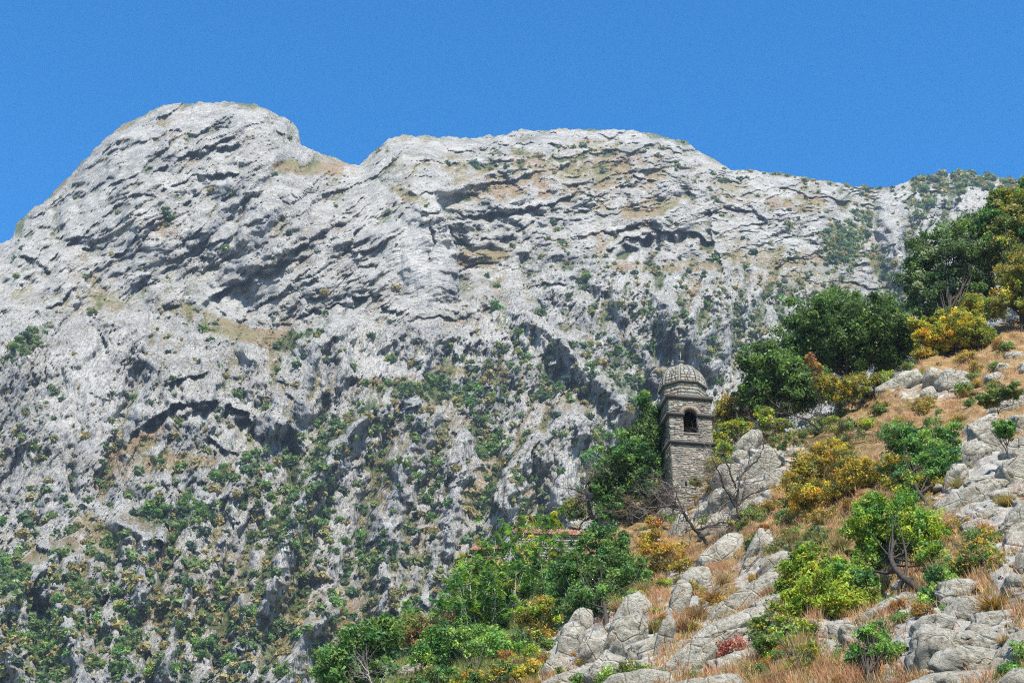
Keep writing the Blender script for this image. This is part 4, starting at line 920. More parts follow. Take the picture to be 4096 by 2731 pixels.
def plant(name, label, cat, base, crown, D, pal, seed, leaf=.12, clump=.55, dens=1.0, bark=None, trunk=.12, limbs=26, group=None, lean=None, gap=0.0, second=None, multi=1, per=60):
    per = int(per * 1.25); leaf = leaf * .9
    """base (x, y); crown: ellipses (x, y, rx, ry) in print px, all at distance D. Returns the thing."""
    r = np.random.RandomState(seed); k = ppm(D, crown[0][1]); bark = bark or M_BARK
    Db = D
    if base[1] > hill_sil(base[0]): Db = min(D, float(hill_depth(base[0], base[1])))
    b = P(base[0], base[1], Db); b[2] -= .1
    root = bpy.data.objects.new(name, None); COL.objects.link(root); root.location = b; root['label'] = label; root['category'] = cat
    if group: root['group'] = group
    cs = []; cl = []; spd = []
    for ei, (cx, cy, rx, ry) in enumerate(crown):
        De = D
        if cy + ry > hill_sil(cx): De = min(D, float(hill_depth(cx, cy + ry * .55)) - .45 * min(rx, ry) / k)
        C0 = P(cx, cy, De); R = 1.12 * np.array([rx / k, (rx * .5 + ry * .5) / k, ry / k * 1.02]); vol = R[0] * R[1] * R[2]
        area = (R[0] * R[2]); n = int(max(5, 5.2 * dens * (area / clump ** 2)))
        d = r.normal(size=(n, 3)); d /= np.linalg.norm(d, axis=1)[:, None]; rad = r.uniform(.12, 1, (n, 1)) ** .45
        lump = 1 + .28 * perlin3(d[:, 0] * 2.2 + seed, d[:, 1] * 2.2, d[:, 2] * 2.2, 3)[:, None] * 1.6
        p = C0 + d * rad * lump * np.maximum(R - clump * .3, R * .6); cs.append(p)
        pn = pal if not (second and ei in second) else second[ei]
        cc = pick(r, pn, n); tone = 0.75 + .5 * r.rand(n, 1); cl.append(cc * tone); spd.append(np.full(n, clump) * r.uniform(.6, 1.35, n))
    cs = np.concatenate(cs); cl = np.concatenate(cl); spd = np.concatenate(spd)
    if gap > 0: keep = r.rand(len(cs)) > gap; cs, cl, spd = cs[keep], cl[keep], spd[keep]
    v, f, c = leaves(r, cs - b, spd, per, leaf, cl)
    link('crown', mesh_np('crown', v, f, M_LEAF, False, {'tint': c}), root)
    # trunk and limbs
    A = Acc(); H_ = cs.mean(0) - b; starts = []
    for m in range(multi):
        tip = H_ * .95 + r.normal(0, .25, 3) * (multi > 1) * 2; n = 9; t = np.linspace(0, 1, n)[:, None]
        mid = tip * .45 + np.array([r.normal(0, .12), r.normal(0, .1), .1]) * np.linalg.norm(tip) * .5 if lean is None else np.array(lean)
        path = (1 - t) ** 2 * 0 + 2 * t * (1 - t) * mid + t ** 2 * tip; path[0, 2] -= .3
        tube(A, path, trunk / math.sqrt(multi) * (1 - .75 * t[:, 0]) + .01, 7); starts.append(path)
    for q in range(min(limbs, len(cs))):
        tgt = cs[r.randint(len(cs))] - b; path = starts[r.randint(len(starts))]; i0 = r.randint(2, 8); s0 = path[i0]; n = 6; t = np.linspace(0, 1, n)[:, None]
        mid = s0 + (tgt - s0) * .45 + np.array([0, 0, -.12 * np.linalg.norm(tgt - s0)]) + r.normal(0, .1, 3) * np.linalg.norm(tgt - s0) * .4
        pp = (1 - t) ** 2 * s0 + 2 * t * (1 - t) * mid + t ** 2 * tgt; r0 = trunk / math.sqrt(multi) * (1 - .75 * i0 / 8) * .55
        tube(A, pp, r0 * (1 - .8 * t[:, 0]) + .006, 4)
        for w_ in range(2):
            t2 = cs[r.randint(len(cs))] - b
            if np.linalg.norm(t2 - pp[3]) < 2.2: tube(A, [pp[3], (pp[3] + t2) / 2 + r.normal(0, .08, 3), t2], [r0 * .4, r0 * .25, .005], 3)
    link('trunk', A.mesh('trunk', bark, True), root)
    return root
def bare_tree(name, label, cat, pts, D, seed, bark, depth=6, spread=.6, rad=.14, group=None, length=1.0, droop=0.0):
    """pts: main limbs as polylines [(x, y), ...] in print px (first point = base); twigs grow from them"""
    if pts[0][0][1] > hill_sil(pts[0][0][0]): D = min(D, float(hill_depth(*pts[0][0])))
    r = np.random.RandomState(seed); b = P(pts[0][0][0], pts[0][0][1], D)
    root = bpy.data.objects.new(name, None); COL.objects.link(root); root.location = b; root['label'] = label; root['category'] = cat
    A = Acc(); B = Acc()
    def grow(p, d, L, ra, lev, acc):
        n = 4; path = [p]; dd = d / np.linalg.norm(d)
        for i in range(n - 1):
            dd = dd + r.normal(0, .22, 3) + np.array([0, 0, .05 - droop * .12]); dd /= np.linalg.norm(dd); path.append(path[-1] + dd * L / (n - 1))
        tube(acc, path, np.linspace(ra, ra * .5, n), 4 if ra > .03 else 3)
        if lev <= 0: return
        for q in range(r.randint(2, 4)):
            i = r.randint(1, n); nd = dd + r.normal(0, spread, 3); grow(path[i], nd, L * r.uniform(.55, .85), ra * .55, lev - 1, B)
    for li, pl in enumerate(pts):
        depth_off = r.normal(0, .5) if li else 0
        Pp = np.array([P(x, y, D + depth_off * i * .5) for i, (x, y) in enumerate(pl)]) - b
        tt = np.linspace(0, len(pl) - 1, 4 * len(pl)); path = np.stack([np.interp(tt, range(len(pl)), Pp[:, m]) for m in range(3)], -1); path[1:-1] += r.normal(0, .03, path[1:-1].shape)
        ra = rad * (1 if li == 0 else .6); R = np.linspace(ra, ra * .35, len(path)); tube(A, path, R, 7)
        for q in range(int(5 + len(path) * .5)):
            i = r.randint(len(path) // 4 if li == 0 else 1, len(path)); d = r.normal(size=3) + .6 * (path[min(i, len(path) - 1)] - path[i - 1]) / (np.linalg.norm(path[i] - path[i - 1]) + 1e-6); d[1] *= .6; d[2] += .2
            grow(path[i], d, length * r.uniform(.5, 1.1), R[i] * .5, depth - 3, B)
        grow(path[-1], path[-1] - path[-3], length, R[-1] * .8, depth - 2, B)
    link('trunk', A.mesh('trunk', bark, True), root); link('twigs', B.mesh('twigs', bark if bark is not M_BARK else M_TWIG, False), root)
    return root

# ---- big trees on the right, then the hillside shrubs
plant('oak_tree', 'large round dark green oak crown between the tower and the yellow bush', 'tree', (1945, 890), [(1935, 765, 140, 92), (2045, 775, 52, 80), (1850, 805, 60, 70)], 112, ['dark'], 21, leaf=.20, clump=.75, dens=1.3, trunk=.25, limbs=50, per=90)
plant('oak_tree', 'lower dark green tree just right of the tower dome, left of the large round oak', 'tree', (1800, 970), [(1765, 850, 66, 62), (1830, 895, 80, 55), (1745, 895, 40, 40)], 106, ['dark', 'deep'], 22, leaf=.19, clump=.7, dens=1.3, trunk=.2, limbs=40, per=90)
plant('oak_tree', 'dusky grey-green tree rising above the yellow bush near the right edge', 'tree', (2180, 800), [(2190, 600, 98, 90), (2230, 540, 60, 50), (2150, 690, 75, 60), (2230, 680, 60, 60), (2110, 640, 40, 40)], 118, ['silver', 'dark'], 23, leaf=.20, clump=.75, dens=1.25, trunk=.24, limbs=50, per=90)
plant('ash_tree', 'green tree reaching above the ridge line at the right edge of the picture', 'tree', (2350, 760), [(2335, 510, 62, 66), (2275, 520, 40, 44), (2300, 470, 40, 40), (2380, 450, 50, 50), (2300, 570, 50, 40), (2420, 560, 80, 90), (2360, 610, 60, 50)], 116, ['mid', 'ylime', 'olive'], 24, leaf=.19, clump=.65, dens=1.2, trunk=.22, limbs=50, per=80)
plant('autumn_tree', 'orange and yellow leaved tree on the right edge under the tall green tree', 'tree', (2345, 760), [(2335, 640, 42, 70), (2290, 700, 36, 34), (2380, 680, 50, 70)], 110, ['golden', 'ylime', 'olive'], 25, leaf=.15, clump=.5, dens=1.1, trunk=.12, per=60)
plant('yellow_shrub', 'bright yellow spreading bush below the dusky grey-green tree', 'bush', (2190, 815), [(2195, 762, 72, 44), (2140, 775, 40, 34), (2232, 708, 26, 40), (2248, 775, 40, 34), (2105, 745, 20, 14), (2120, 815, 28, 14)], 108, ['yellow', 'ylime'], 26, leaf=.13, clump=.42, dens=1.4, trunk=.06, multi=4, per=60, second={2: ['golden', 'ylime'], 3: ['ylime', 'olive'], 5: ['golden']})
plant('autumn_shrub', 'small orange and yellow shrub in front of the round oak, beside dead branches', 'bush', (1915, 960), [(1930, 900, 40, 34), (1965, 885, 34, 26), (1895, 880, 26, 22), (1990, 870, 28, 14)], 101, ['golden', 'ylime', 'olive'], 27, leaf=.12, clump=.36, dens=1.0, trunk=.05, multi=3, per=45)
plant('autumn_shrub', 'thin red-tipped sapling standing against the dark crown of the round oak', 'bush', (1885, 950), [(1860, 825, 12, 16), (1876, 850, 14, 18), (1895, 880, 18, 16)], 101, ['orange', 'red', 'straw'], 28, leaf=.10, clump=.26, dens=.8, trunk=.03, multi=2, per=30)
plant('laurel_tree', 'dark green tree touching the left side of the tower', 'tree', (1450, 1190), [(1450, 1060, 70, 66), (1500, 985, 28, 56), (1400, 1100, 40, 46), (1480, 1110, 52, 50), (1478, 925, 16, 28), (1420, 1150, 50, 34), (1470, 1010, 30, 40)], 101, ['dark', 'mid', 'deep'], 29, leaf=.17, clump=.55, dens=1.3, trunk=.18, limbs=40, per=70)
plant('olive_shrub', 'brownish olive bush with thin dark stems right behind the tower', 'bush', (1690, 1000), [(1690, 935, 48, 30), (1660, 955, 26, 30), (1730, 945, 30, 26)], 109, ['olive', 'golden'], 30, leaf=.12, clump=.42, dens=1.1, trunk=.08, multi=2, per=50)
plant('spurge_bush', 'bright yellow-green bush just right of the tower above the pale crag', 'bush', (1690, 1010), [(1690, 985, 34, 22), (1755, 958, 18, 30), (1648, 1012, 28, 24), (1660, 1040, 22, 30), (1790, 975, 26, 14)], 100, ['lime', 'ylime'], 31, leaf=.13, clump=.3, dens=1.2, trunk=.03, multi=3, per=40)
plant('holm_oak', 'rounded mid green tree with dark inner branches below the tower', 'tree', (1395, 1440), [(1385, 1265, 80, 62), (1430, 1330, 66, 60), (1330, 1340, 60, 60), (1380, 1390, 90, 40), (1300, 1300, 34, 40)], 76, ['mid', 'dark'], 32, leaf=.12, clump=.45, dens=1.0, trunk=.12, limbs=30, per=75, gap=.12)
plant('autumn_shrub', 'orange and red leaved shrub between the round green tree and the leaning dead tree', 'bush', (1530, 1330), [(1530, 1280, 54, 40), (1490, 1240, 30, 30), (1570, 1300, 30, 22), (1500, 1195, 20, 18)], 80, ['orange', 'golden'], 33, leaf=.10, clump=.32, dens=.9, trunk=.04, multi=3, per=38, second={3: ['red', 'orange'], 1: ['orange', 'yellow']})
plant('laurel_tree', 'dark green leafy tree at the bottom, leftmost of the near trees', 'tree', (840, 1640), [(840, 1490, 70, 66), (790, 1530, 60, 60), (880, 1440, 34, 30), (830, 1570, 90, 50)], 74, ['mid', 'dark'], 34, leaf=.15, clump=.5, dens=1.3, trunk=.15, limbs=40, per=75)
plant('green_shrub', 'wide mid green bush under the saplings in the bottom middle', 'bush', (1080, 1560), [(1075, 1480, 110, 44), (1010, 1510, 60, 40), (1150, 1490, 60, 40)], 72, ['mid', 'bright'], 35, leaf=.11, clump=.42, dens=1.2, trunk=.06, multi=4, per=60)
plant('olive_shrub', 'olive brown bush between the leftmost dark tree and the saplings', 'bush', (950, 1500), [(945, 1450, 60, 34), (1000, 1440, 50, 30)], 84, ['olive', 'brown', 'mid'], 36, leaf=.11, clump=.4, dens=1.0, trunk=.05, multi=4, per=50)
plant('golden_shrub', 'amber and green bush below the round green tree, left of the upright rocks', 'bush', (1235, 1510), [(1230, 1440, 52, 50), (1180, 1480, 34, 30), (1260, 1400, 40, 30)], 74, ['golden', 'olive', 'lime'], 37, leaf=.10, clump=.36, dens=1.1, trunk=.04, multi=4, per=55)
plant('golden_shrub', 'low yellow and olive bush at the bottom edge left of the upright rocks', 'bush', (1180, 1620), [(1170, 1560, 70, 34), (1230, 1540, 26, 30), (1090, 1570, 60, 30)], 56, ['ylime', 'golden', 'mid'], 38, leaf=.09, clump=.3, dens=1.1, trunk=.04, multi=4, per=55)
plant('green_shrub', 'green bush filling the bottom edge between rock and dark leftmost tree', 'bush', (1000, 1640), [(1000, 1570, 60, 40), (930, 1590, 50, 30)], 62, ['mid', 'olive'], 39, leaf=.10, clump=.34, dens=1.1, trunk=.04, multi=3, per=55)
plant('golden_shrub', 'broad amber gold bush in the middle of the dry grass slope', 'bush', (1900, 1160), [(1905, 1075, 84, 52), (1850, 1105, 52, 46), (1968, 1095, 48, 46), (1900, 1140, 90, 28)], 78, ['golden', 'yellow', 'olive', 'golden'], 40, leaf=.09, clump=.34, dens=1.25, trunk=.04, multi=5, per=60)
plant('oak_tree', 'leafy green bush-like tree with golden lower leaves against the broken outcrop', 'tree', (2140, 1160), [(2150, 1015, 62, 42), (2100, 1040, 44, 50), (2060, 1000, 40, 30), (2160, 1070, 44, 40), (2060, 1080, 46, 40), (2110, 1110, 60, 30)], 70, ['bright', 'mid'], 41, leaf=.10, clump=.34, dens=1.1, trunk=.09, limbs=40, per=60, second={4: ['golden', 'mid'], 5: ['golden', 'ylime', 'mid'], 2: ['dark', 'mid']})
plant('lime_tree', 'small lime green tree with a dark leaning trunk between the rocks', 'tree', (2128, 1352), [(2050, 1190, 84, 58), (2110, 1230, 64, 60), (1985, 1205, 48, 40), (2060, 1250, 90, 40), (2000, 1290, 46, 36), (2140, 1280, 30, 36)], 54, ['lime', 'bright'], 42, leaf=.085, clump=.28, dens=1.1, trunk=.13, limbs=26, lean=(-1.7, 0, .9), per=62, gap=.1)
plant('lime_shrub', 'yellow-green leafy bush left of the small lime green tree', 'bush', (1890, 1410), [(1850, 1310, 60, 50), (1870, 1372, 76, 50), (1930, 1330, 60, 50), (1985, 1345, 46, 44), (1815, 1350, 34, 50), (1940, 1390, 60, 34)], 51, ['lime', 'ylime'], 43, leaf=.085, clump=.27, dens=1.15, trunk=.05, multi=5, per=60, second={3: ['bright', 'mid'], 2: ['lime', 'bright']})
plant('spurge_bush', 'dark-hearted yellow-green bush on the slope above the small yellow shrub', 'bush', (1790, 1510), [(1760, 1440, 46, 34), (1820, 1450, 46, 34), (1790, 1480, 66, 26)], 46, ['ylime', 'olive', 'mid'], 44, leaf=.075, clump=.24, dens=1.15, trunk=.04, multi=5, per=60)
plant('red_shrub', 'coral red leaved shrub on the pale rock slab', 'bush', (1690, 1530), [(1682, 1482, 40, 28), (1650, 1505, 26, 16), (1700, 1510, 26, 22), (1612, 1560, 18, 8)], 45, ['red'], 45, leaf=.055, clump=.2, dens=.9, trunk=.03, multi=4, per=34, bark=M_DRY)
plant('green_shrub', 'light green bush at the bottom edge in front of the cream outcrop', 'bush', (1450, 1610), [(1450, 1545, 60, 24), (1395, 1560, 36, 18), (1330, 1562, 30, 14)], 49, ['bright', 'olive'], 46, leaf=.07, clump=.22, dens=.9, trunk=.03, multi=4, per=45)
plant('small_oak', 'small thin green tree at the bottom edge in front of the jointed grey rocks', 'tree', (2025, 1600), [(2010, 1455, 44, 26), (1985, 1500, 40, 26), (2045, 1500, 36, 26), (1965, 1520, 26, 18)], 38, ['mid', 'bright'], 47, leaf=.065, clump=.2, dens=.95, trunk=.06, limbs=30, per=45, gap=.1)
plant('yellow_shrub', 'small golden yellow shrub between dead stems near the bottom', 'bush', (1850, 1565), [(1855, 1500, 26, 24), (1835, 1530, 28, 22)], 42, ['yellow', 'ylime'], 48, leaf=.06, clump=.19, dens=1.1, trunk=.03, multi=3, per=45)
plant('green_shrub', 'fresh green shrub at the foot of the lime green tree by the grey rocks', 'bush', (2160, 1380), [(2165, 1330, 36, 34), (2190, 1300, 24, 20), (2140, 1365, 24, 20)], 50, ['bright', 'mid'], 49, leaf=.075, clump=.24, dens=1.1, trunk=.03, multi=3, per=50)
plant('heather_tuft', 'small bright green tuft growing out of the broken outcrop near the right edge', 'bush', (2312, 1030), [(2308, 985, 24, 20)], 60, ['bright', 'mid'], 50, leaf=.06, clump=.16, dens=1.6, trunk=.02, multi=2, per=70)
plant('cushion_bush', 'dark green low cushion plant draped over the top of the broken outcrop', 'bush', (2290, 935), [(2275, 915, 26, 16), (2310, 902, 38, 11)], 68, ['dark', 'olive'], 51, leaf=.07, clump=.16, dens=1.5, trunk=.02, multi=2, per=60)
plant('olive_shrub', 'thin olive and rust shrub on the rocks above the reddish tussock', 'bush', (2255, 1320), [(2250, 1240, 34, 30), (2260, 1280, 50, 30), (2220, 1300, 30, 20)], 49, ['olive', 'golden', 'mid'], 52, leaf=.065, clump=.2, dens=.8, trunk=.03, multi=5, per=36)
plant('green_shrub', 'green bush cut by the lower part of the right edge', 'bush', (2345, 1570), [(2345, 1510, 30, 40), (2330, 1550, 40, 26)], 32, ['mid', 'bright'], 53, leaf=.055, clump=.18, dens=1.1, trunk=.03, multi=3, per=50)
plant('olive_shrub', 'dull green shrub in the gap right of the yellow-green bush by the crag', 'bush', (1690, 1330), [(1680, 1200, 1, 1), (1820, 1200, 36, 16)], 78, ['olive', 'straw'], 54, leaf=.08, clump=.26, dens=1.0, trunk=.02, multi=3, per=36)
plant('green_shrub', 'bushy green growth between the dark bare trunk and the church roof', 'bush', (1330, 1200), [(1325, 1165, 34, 26), (1400, 1165, 30, 30), (1440, 1150, 30, 30)], 106, ['mid', 'olive', 'dark'], 55, leaf=.13, clump=.42, dens=1.2, trunk=.05, multi=4, per=55)
plant('olive_shrub', 'yellowish scrub on the slope at the left foot of the tower', 'bush', (1500, 1180), [(1495, 1130, 40, 36), (1450, 1165, 36, 22)], 101, ['olive', 'straw', 'golden'], 56, leaf=.11, clump=.36, dens=.9, trunk=.04, multi=4, per=40)
plant('olive_shrub', 'grey-green scrub between the twin rocks and the amber gold bush', 'bush', (2050, 1000), [(1960, 1010, 60, 16), (1800, 1015, 50, 14)], 90, ['olive', 'straw', 'mid'], 57, leaf=.09, clump=.28, dens=.8, trunk=.03, multi=4, per=36)
plant('green_shrub', 'olive and green bush behind the bare tree on the upper slope', 'bush', (1630, 1060), [(1640, 1068, 22, 26), (1600, 1105, 14, 12)], 96, ['ylime', 'olive'], 58, leaf=.10, clump=.3, dens=1.0, trunk=.03, multi=3, per=40)
bare_tree('bare_tree', 'leafless spreading tree in front of the rugged crag right of the tower', 'dead tree', [[(1705, 1200), (1695, 1180), (1688, 1150), (1700, 1100), (1720, 1060)], [(1690, 1165), (1665, 1120), (1650, 1080), (1640, 1060)], [(1690, 1150), (1650, 1105), (1618, 1100)], [(1692, 1160), (1730, 1130), (1790, 1115)], [(1690, 1120), (1670, 1060), (1662, 1030)], [(1712, 1080), (1745, 1050), (1755, 1010)]], 82, 61, M_BARK, 7, .6, .11, length=1.25)
bare_tree('dead_tree', 'dark dead tree leaning left over the slope below the tower', 'dead tree', [[(1625, 1248), (1600, 1220), (1578, 1190), (1555, 1160), (1530, 1128)], [(1580, 1195), (1560, 1150), (1548, 1120)], [(1600, 1215), (1650, 1200), (1700, 1195)], [(1560, 1165), (1520, 1160), (1490, 1175)], [(1545, 1145), (1510, 1130), (1470, 1155)]], 80, 62, M_BARK, 6, .7, .12, length=1.0, droop=1.2)
bare_tree('dead_tree', 'black bare trunk leaning left against the pale mountain, left of the tower', 'dead tree', [[(1362, 1190), (1352, 1160), (1345, 1135), (1348, 1110)], [(1345, 1135), (1320, 1122), (1298, 1120)], [(1350, 1110), (1368, 1090), (1385, 1085)]], 101, 63, M_BARK, 5, .6, .16, length=1.1)
bare_tree('fallen_branch', 'tangle of dead branches lying below the round oak at the top of the slope', 'dead branches', [[(1880, 985), (1850, 960), (1810, 950), (1790, 935)], [(1810, 955), (1795, 975), (1780, 985)], [(1850, 965), (1880, 950), (1900, 960)]], 97, 64, M_BARK, 5, .7, .08, length=.9)
bare_tree('dead_shrub', 'pale tangled dead twigs along the church roof left of the leaning dead tree', 'dead branches', [[(1500, 1200), (1480, 1170), (1450, 1160)], [(1520, 1205), (1530, 1160), (1500, 1130)], [(1500, 1195), (1540, 1170), (1600, 1130)], [(1470, 1190), (1430, 1170), (1400, 1175)]], 94, 65, M_TWIG, 6, .8, .05, length=1.0)
bare_tree('dead_shrub', 'bare thorny brush lying on the slope right of the leaning dead tree', 'dead branches', [[(1640, 1245), (1680, 1225), (1720, 1200)], [(1660, 1240), (1640, 1205), (1660, 1190)], [(1650, 1245), (1700, 1240), (1740, 1215)]], 78, 66, M_TWIG, 6, .8, .045, length=.8)
bare_tree('dead_shrub', 'white bare twigs at the bottom edge in front of the leftmost dark tree', 'dead branches', [[(860, 1590), (850, 1550), (830, 1520)], [(865, 1590), (880, 1550), (900, 1540)]], 66, 67, M_PALE, 6, .7, .03, length=.8)
bare_tree('dead_shrub', 'thin black forked stem beside the small golden yellow shrub', 'dead branches', [[(1840, 1560), (1815, 1510), (1800, 1480)], [(1820, 1520), (1840, 1500), (1845, 1480)]], 41, 68, M_BARK, 4, .5, .025, length=.4)
# saplings with pinnate leaves
def sapling(base, top, D, seed, label):
    r = np.random.RandomState(seed); b = P(base[0], base[1], D); t_ = P(top[0], top[1], D + r.normal(0, 1)); k = np.linspace(0, 1, 8)[:, None]
    root = bpy.data.objects.new('sapling', None); COL.objects.link(root); root.location = b; root['label'] = label; root['category'] = 'sapling'; root['group'] = 'slender saplings in the thicket'
    A = Acc(); tip = t_ - b; mid = tip * .5 + np.array([r.normal(0, .35), r.normal(0, .2), 0]); path = 2 * k * (1 - k) * mid + k ** 2 * tip; tube(A, path, .035 * (1 - .7 * k[:, 0]), 5)
    V = []; F_ = []; Cc = []; n0 = 0; pal = ['bright', 'mid'] if r.rand() < .7 else ['ylime', 'bright']
    for node in [(path[-1], 9)] + [(path[i] + r.normal(0, .15, 3), 5) for i in r.randint(2, 8, 7)]:
        p0, nf = node
        if nf == 5:
            e = p0 + r.normal(0, .4, 3) + np.array([0, 0, .25]); tube(A, [p0, e], [.016, .008], 3); p0 = e; nf = 7
        col = pick(r, pal, 1)[0] * r.uniform(.8, 1.25)
        for q in range(nf):
            a = r.uniform(0, 2 * math.pi); el = r.uniform(-.5, 1.2); L = r.uniform(.3, .62); d = np.array([math.cos(a) * math.cos(el), math.sin(a) * math.cos(el), math.sin(el)]); s = np.cross(d, UZ); s /= np.linalg.norm(s) + 1e-9
            for j in range(7):
                u_ = (j + 1) / 7.0; c = p0 + d * L * u_ + np.array([0, 0, -.85 * L * u_ * u_]) + r.normal(0, .02, 3)
                for sg in (-1, 1):
                    w = .17 * (1 - .3 * u_); e = c + s * sg * w + d * .05 + np.array([0, 0, -.05]); wd = d * .045
                    V += [c - wd, c + wd, e + wd * .3, e - wd * .8]
                    Cc += [col * r.uniform(.85, 1.2)] * 4
    V = np.array(V); link('crown', mesh_np('crown', V, np.arange(len(V)).reshape(-1, 4), M_LEAF, False, {'tint': np.array(Cc)}), root); link('stem', A.mesh('stem', M_PALE, True), root)
SAP = [((1075, 1440), (1060, 1300)), ((1100, 1450), (1085, 1290)), ((1110, 1400), (1140, 1225)), ((1140, 1440), (1120, 1320)), ((1160, 1400), (1175, 1250)), ((1185, 1430), (1165, 1340)), ((1200, 1400), (1210, 1300)), ((1215, 1440), (1235, 1330)), ((1235, 1410), (1260, 1270)),
       ((1255, 1430), (1245, 1360)), ((1270, 1400), (1290, 1330)), ((1140, 1330), (1160, 1205)), ((1180, 1330), (1190, 1215)), ((1230, 1330), (1235, 1195)), ((1120, 1300), (1110, 1245)), ((1265, 1330), (1270, 1240)), ((1060, 1420), (1040, 1345)), ((980, 1480), (945, 1400)), ((1010, 1470), (1010, 1385)), ((1280, 1210), (1275, 1175)), ((1150, 1480), (1200, 1400)), ((1085, 1480), (1060, 1400)), ((1220, 1270), (1255, 1190)), ((1170, 1500), (1150, 1440)), ((1240, 1500), (1225, 1420)), ((1100, 1520), (1110, 1440)), ((1050, 1340), (1075, 1270)), ((1200, 1240), (1215, 1185))]
for i, (b_, t_) in enumerate(SAP):
    sapling(b_, t_, 88 if b_[1] > 1350 else 96, 300 + i, ['slender pale-stemmed sapling with feathery leaves in the upper part of the thicket', 'slender pale-stemmed sapling with feathery leaves in the lower part of the thicket'][b_[1] > 1390])

SP2 = [((1060 + 13 * i + (i * 37) % 11, 1470 - 6 * i + (i * 53) % 60), (1050 + 13 * i + (i * 29) % 40, 1340 - 8 * i + (i * 71) % 90)) for i in range(18)]
for i, (b_, t_) in enumerate(SP2): sapling(b_, t_, 86 + (i * 7) % 9, 400 + i, 'short green sapling crowding the middle of the thicket')
plant('green_shrub', 'loose light green foliage in front of the stone house and thicket wall', 'bush', (1180, 1420), [(1150, 1330, 60, 50), (1230, 1330, 50, 50), (1110, 1380, 60, 40), (1210, 1270, 40, 26)], 93, ['bright', 'mid', 'ylime'], 70, leaf=.11, clump=.34, dens=.7, trunk=.04, multi=6, per=34, bark=M_PALE, gap=.25)
plant('green_shrub', 'feathery green bush above the left end of the terrace wall', 'bush', (1090, 1440), [(1080, 1330, 40, 50), (1060, 1390, 50, 40), (1140, 1410, 70, 34)], 90, ['bright', 'mid'], 71, leaf=.11, clump=.34, dens=.8, trunk=.04, multi=6, per=34, bark=M_PALE, gap=.25)
plant('green_shrub', 'deep green bush in the shade between the thicket and round green tree', 'bush', (1265, 1450), [(1262, 1370, 36, 50), (1245, 1410, 50, 40)], 84, ['dark', 'mid', 'olive'], 72, leaf=.11, clump=.36, dens=1.0, trunk=.05, multi=4, per=45)
plant('olive_shrub', 'mixed green and rust bush behind the leftmost dark tree and thicket', 'bush', (960, 1480), [(1010, 1420, 40, 28), (940, 1430, 34, 24), (1040, 1440, 40, 28)], 92, ['mid', 'brown', 'bright'], 73, leaf=.11, clump=.36, dens=.9, trunk=.05, multi=4, per=45)
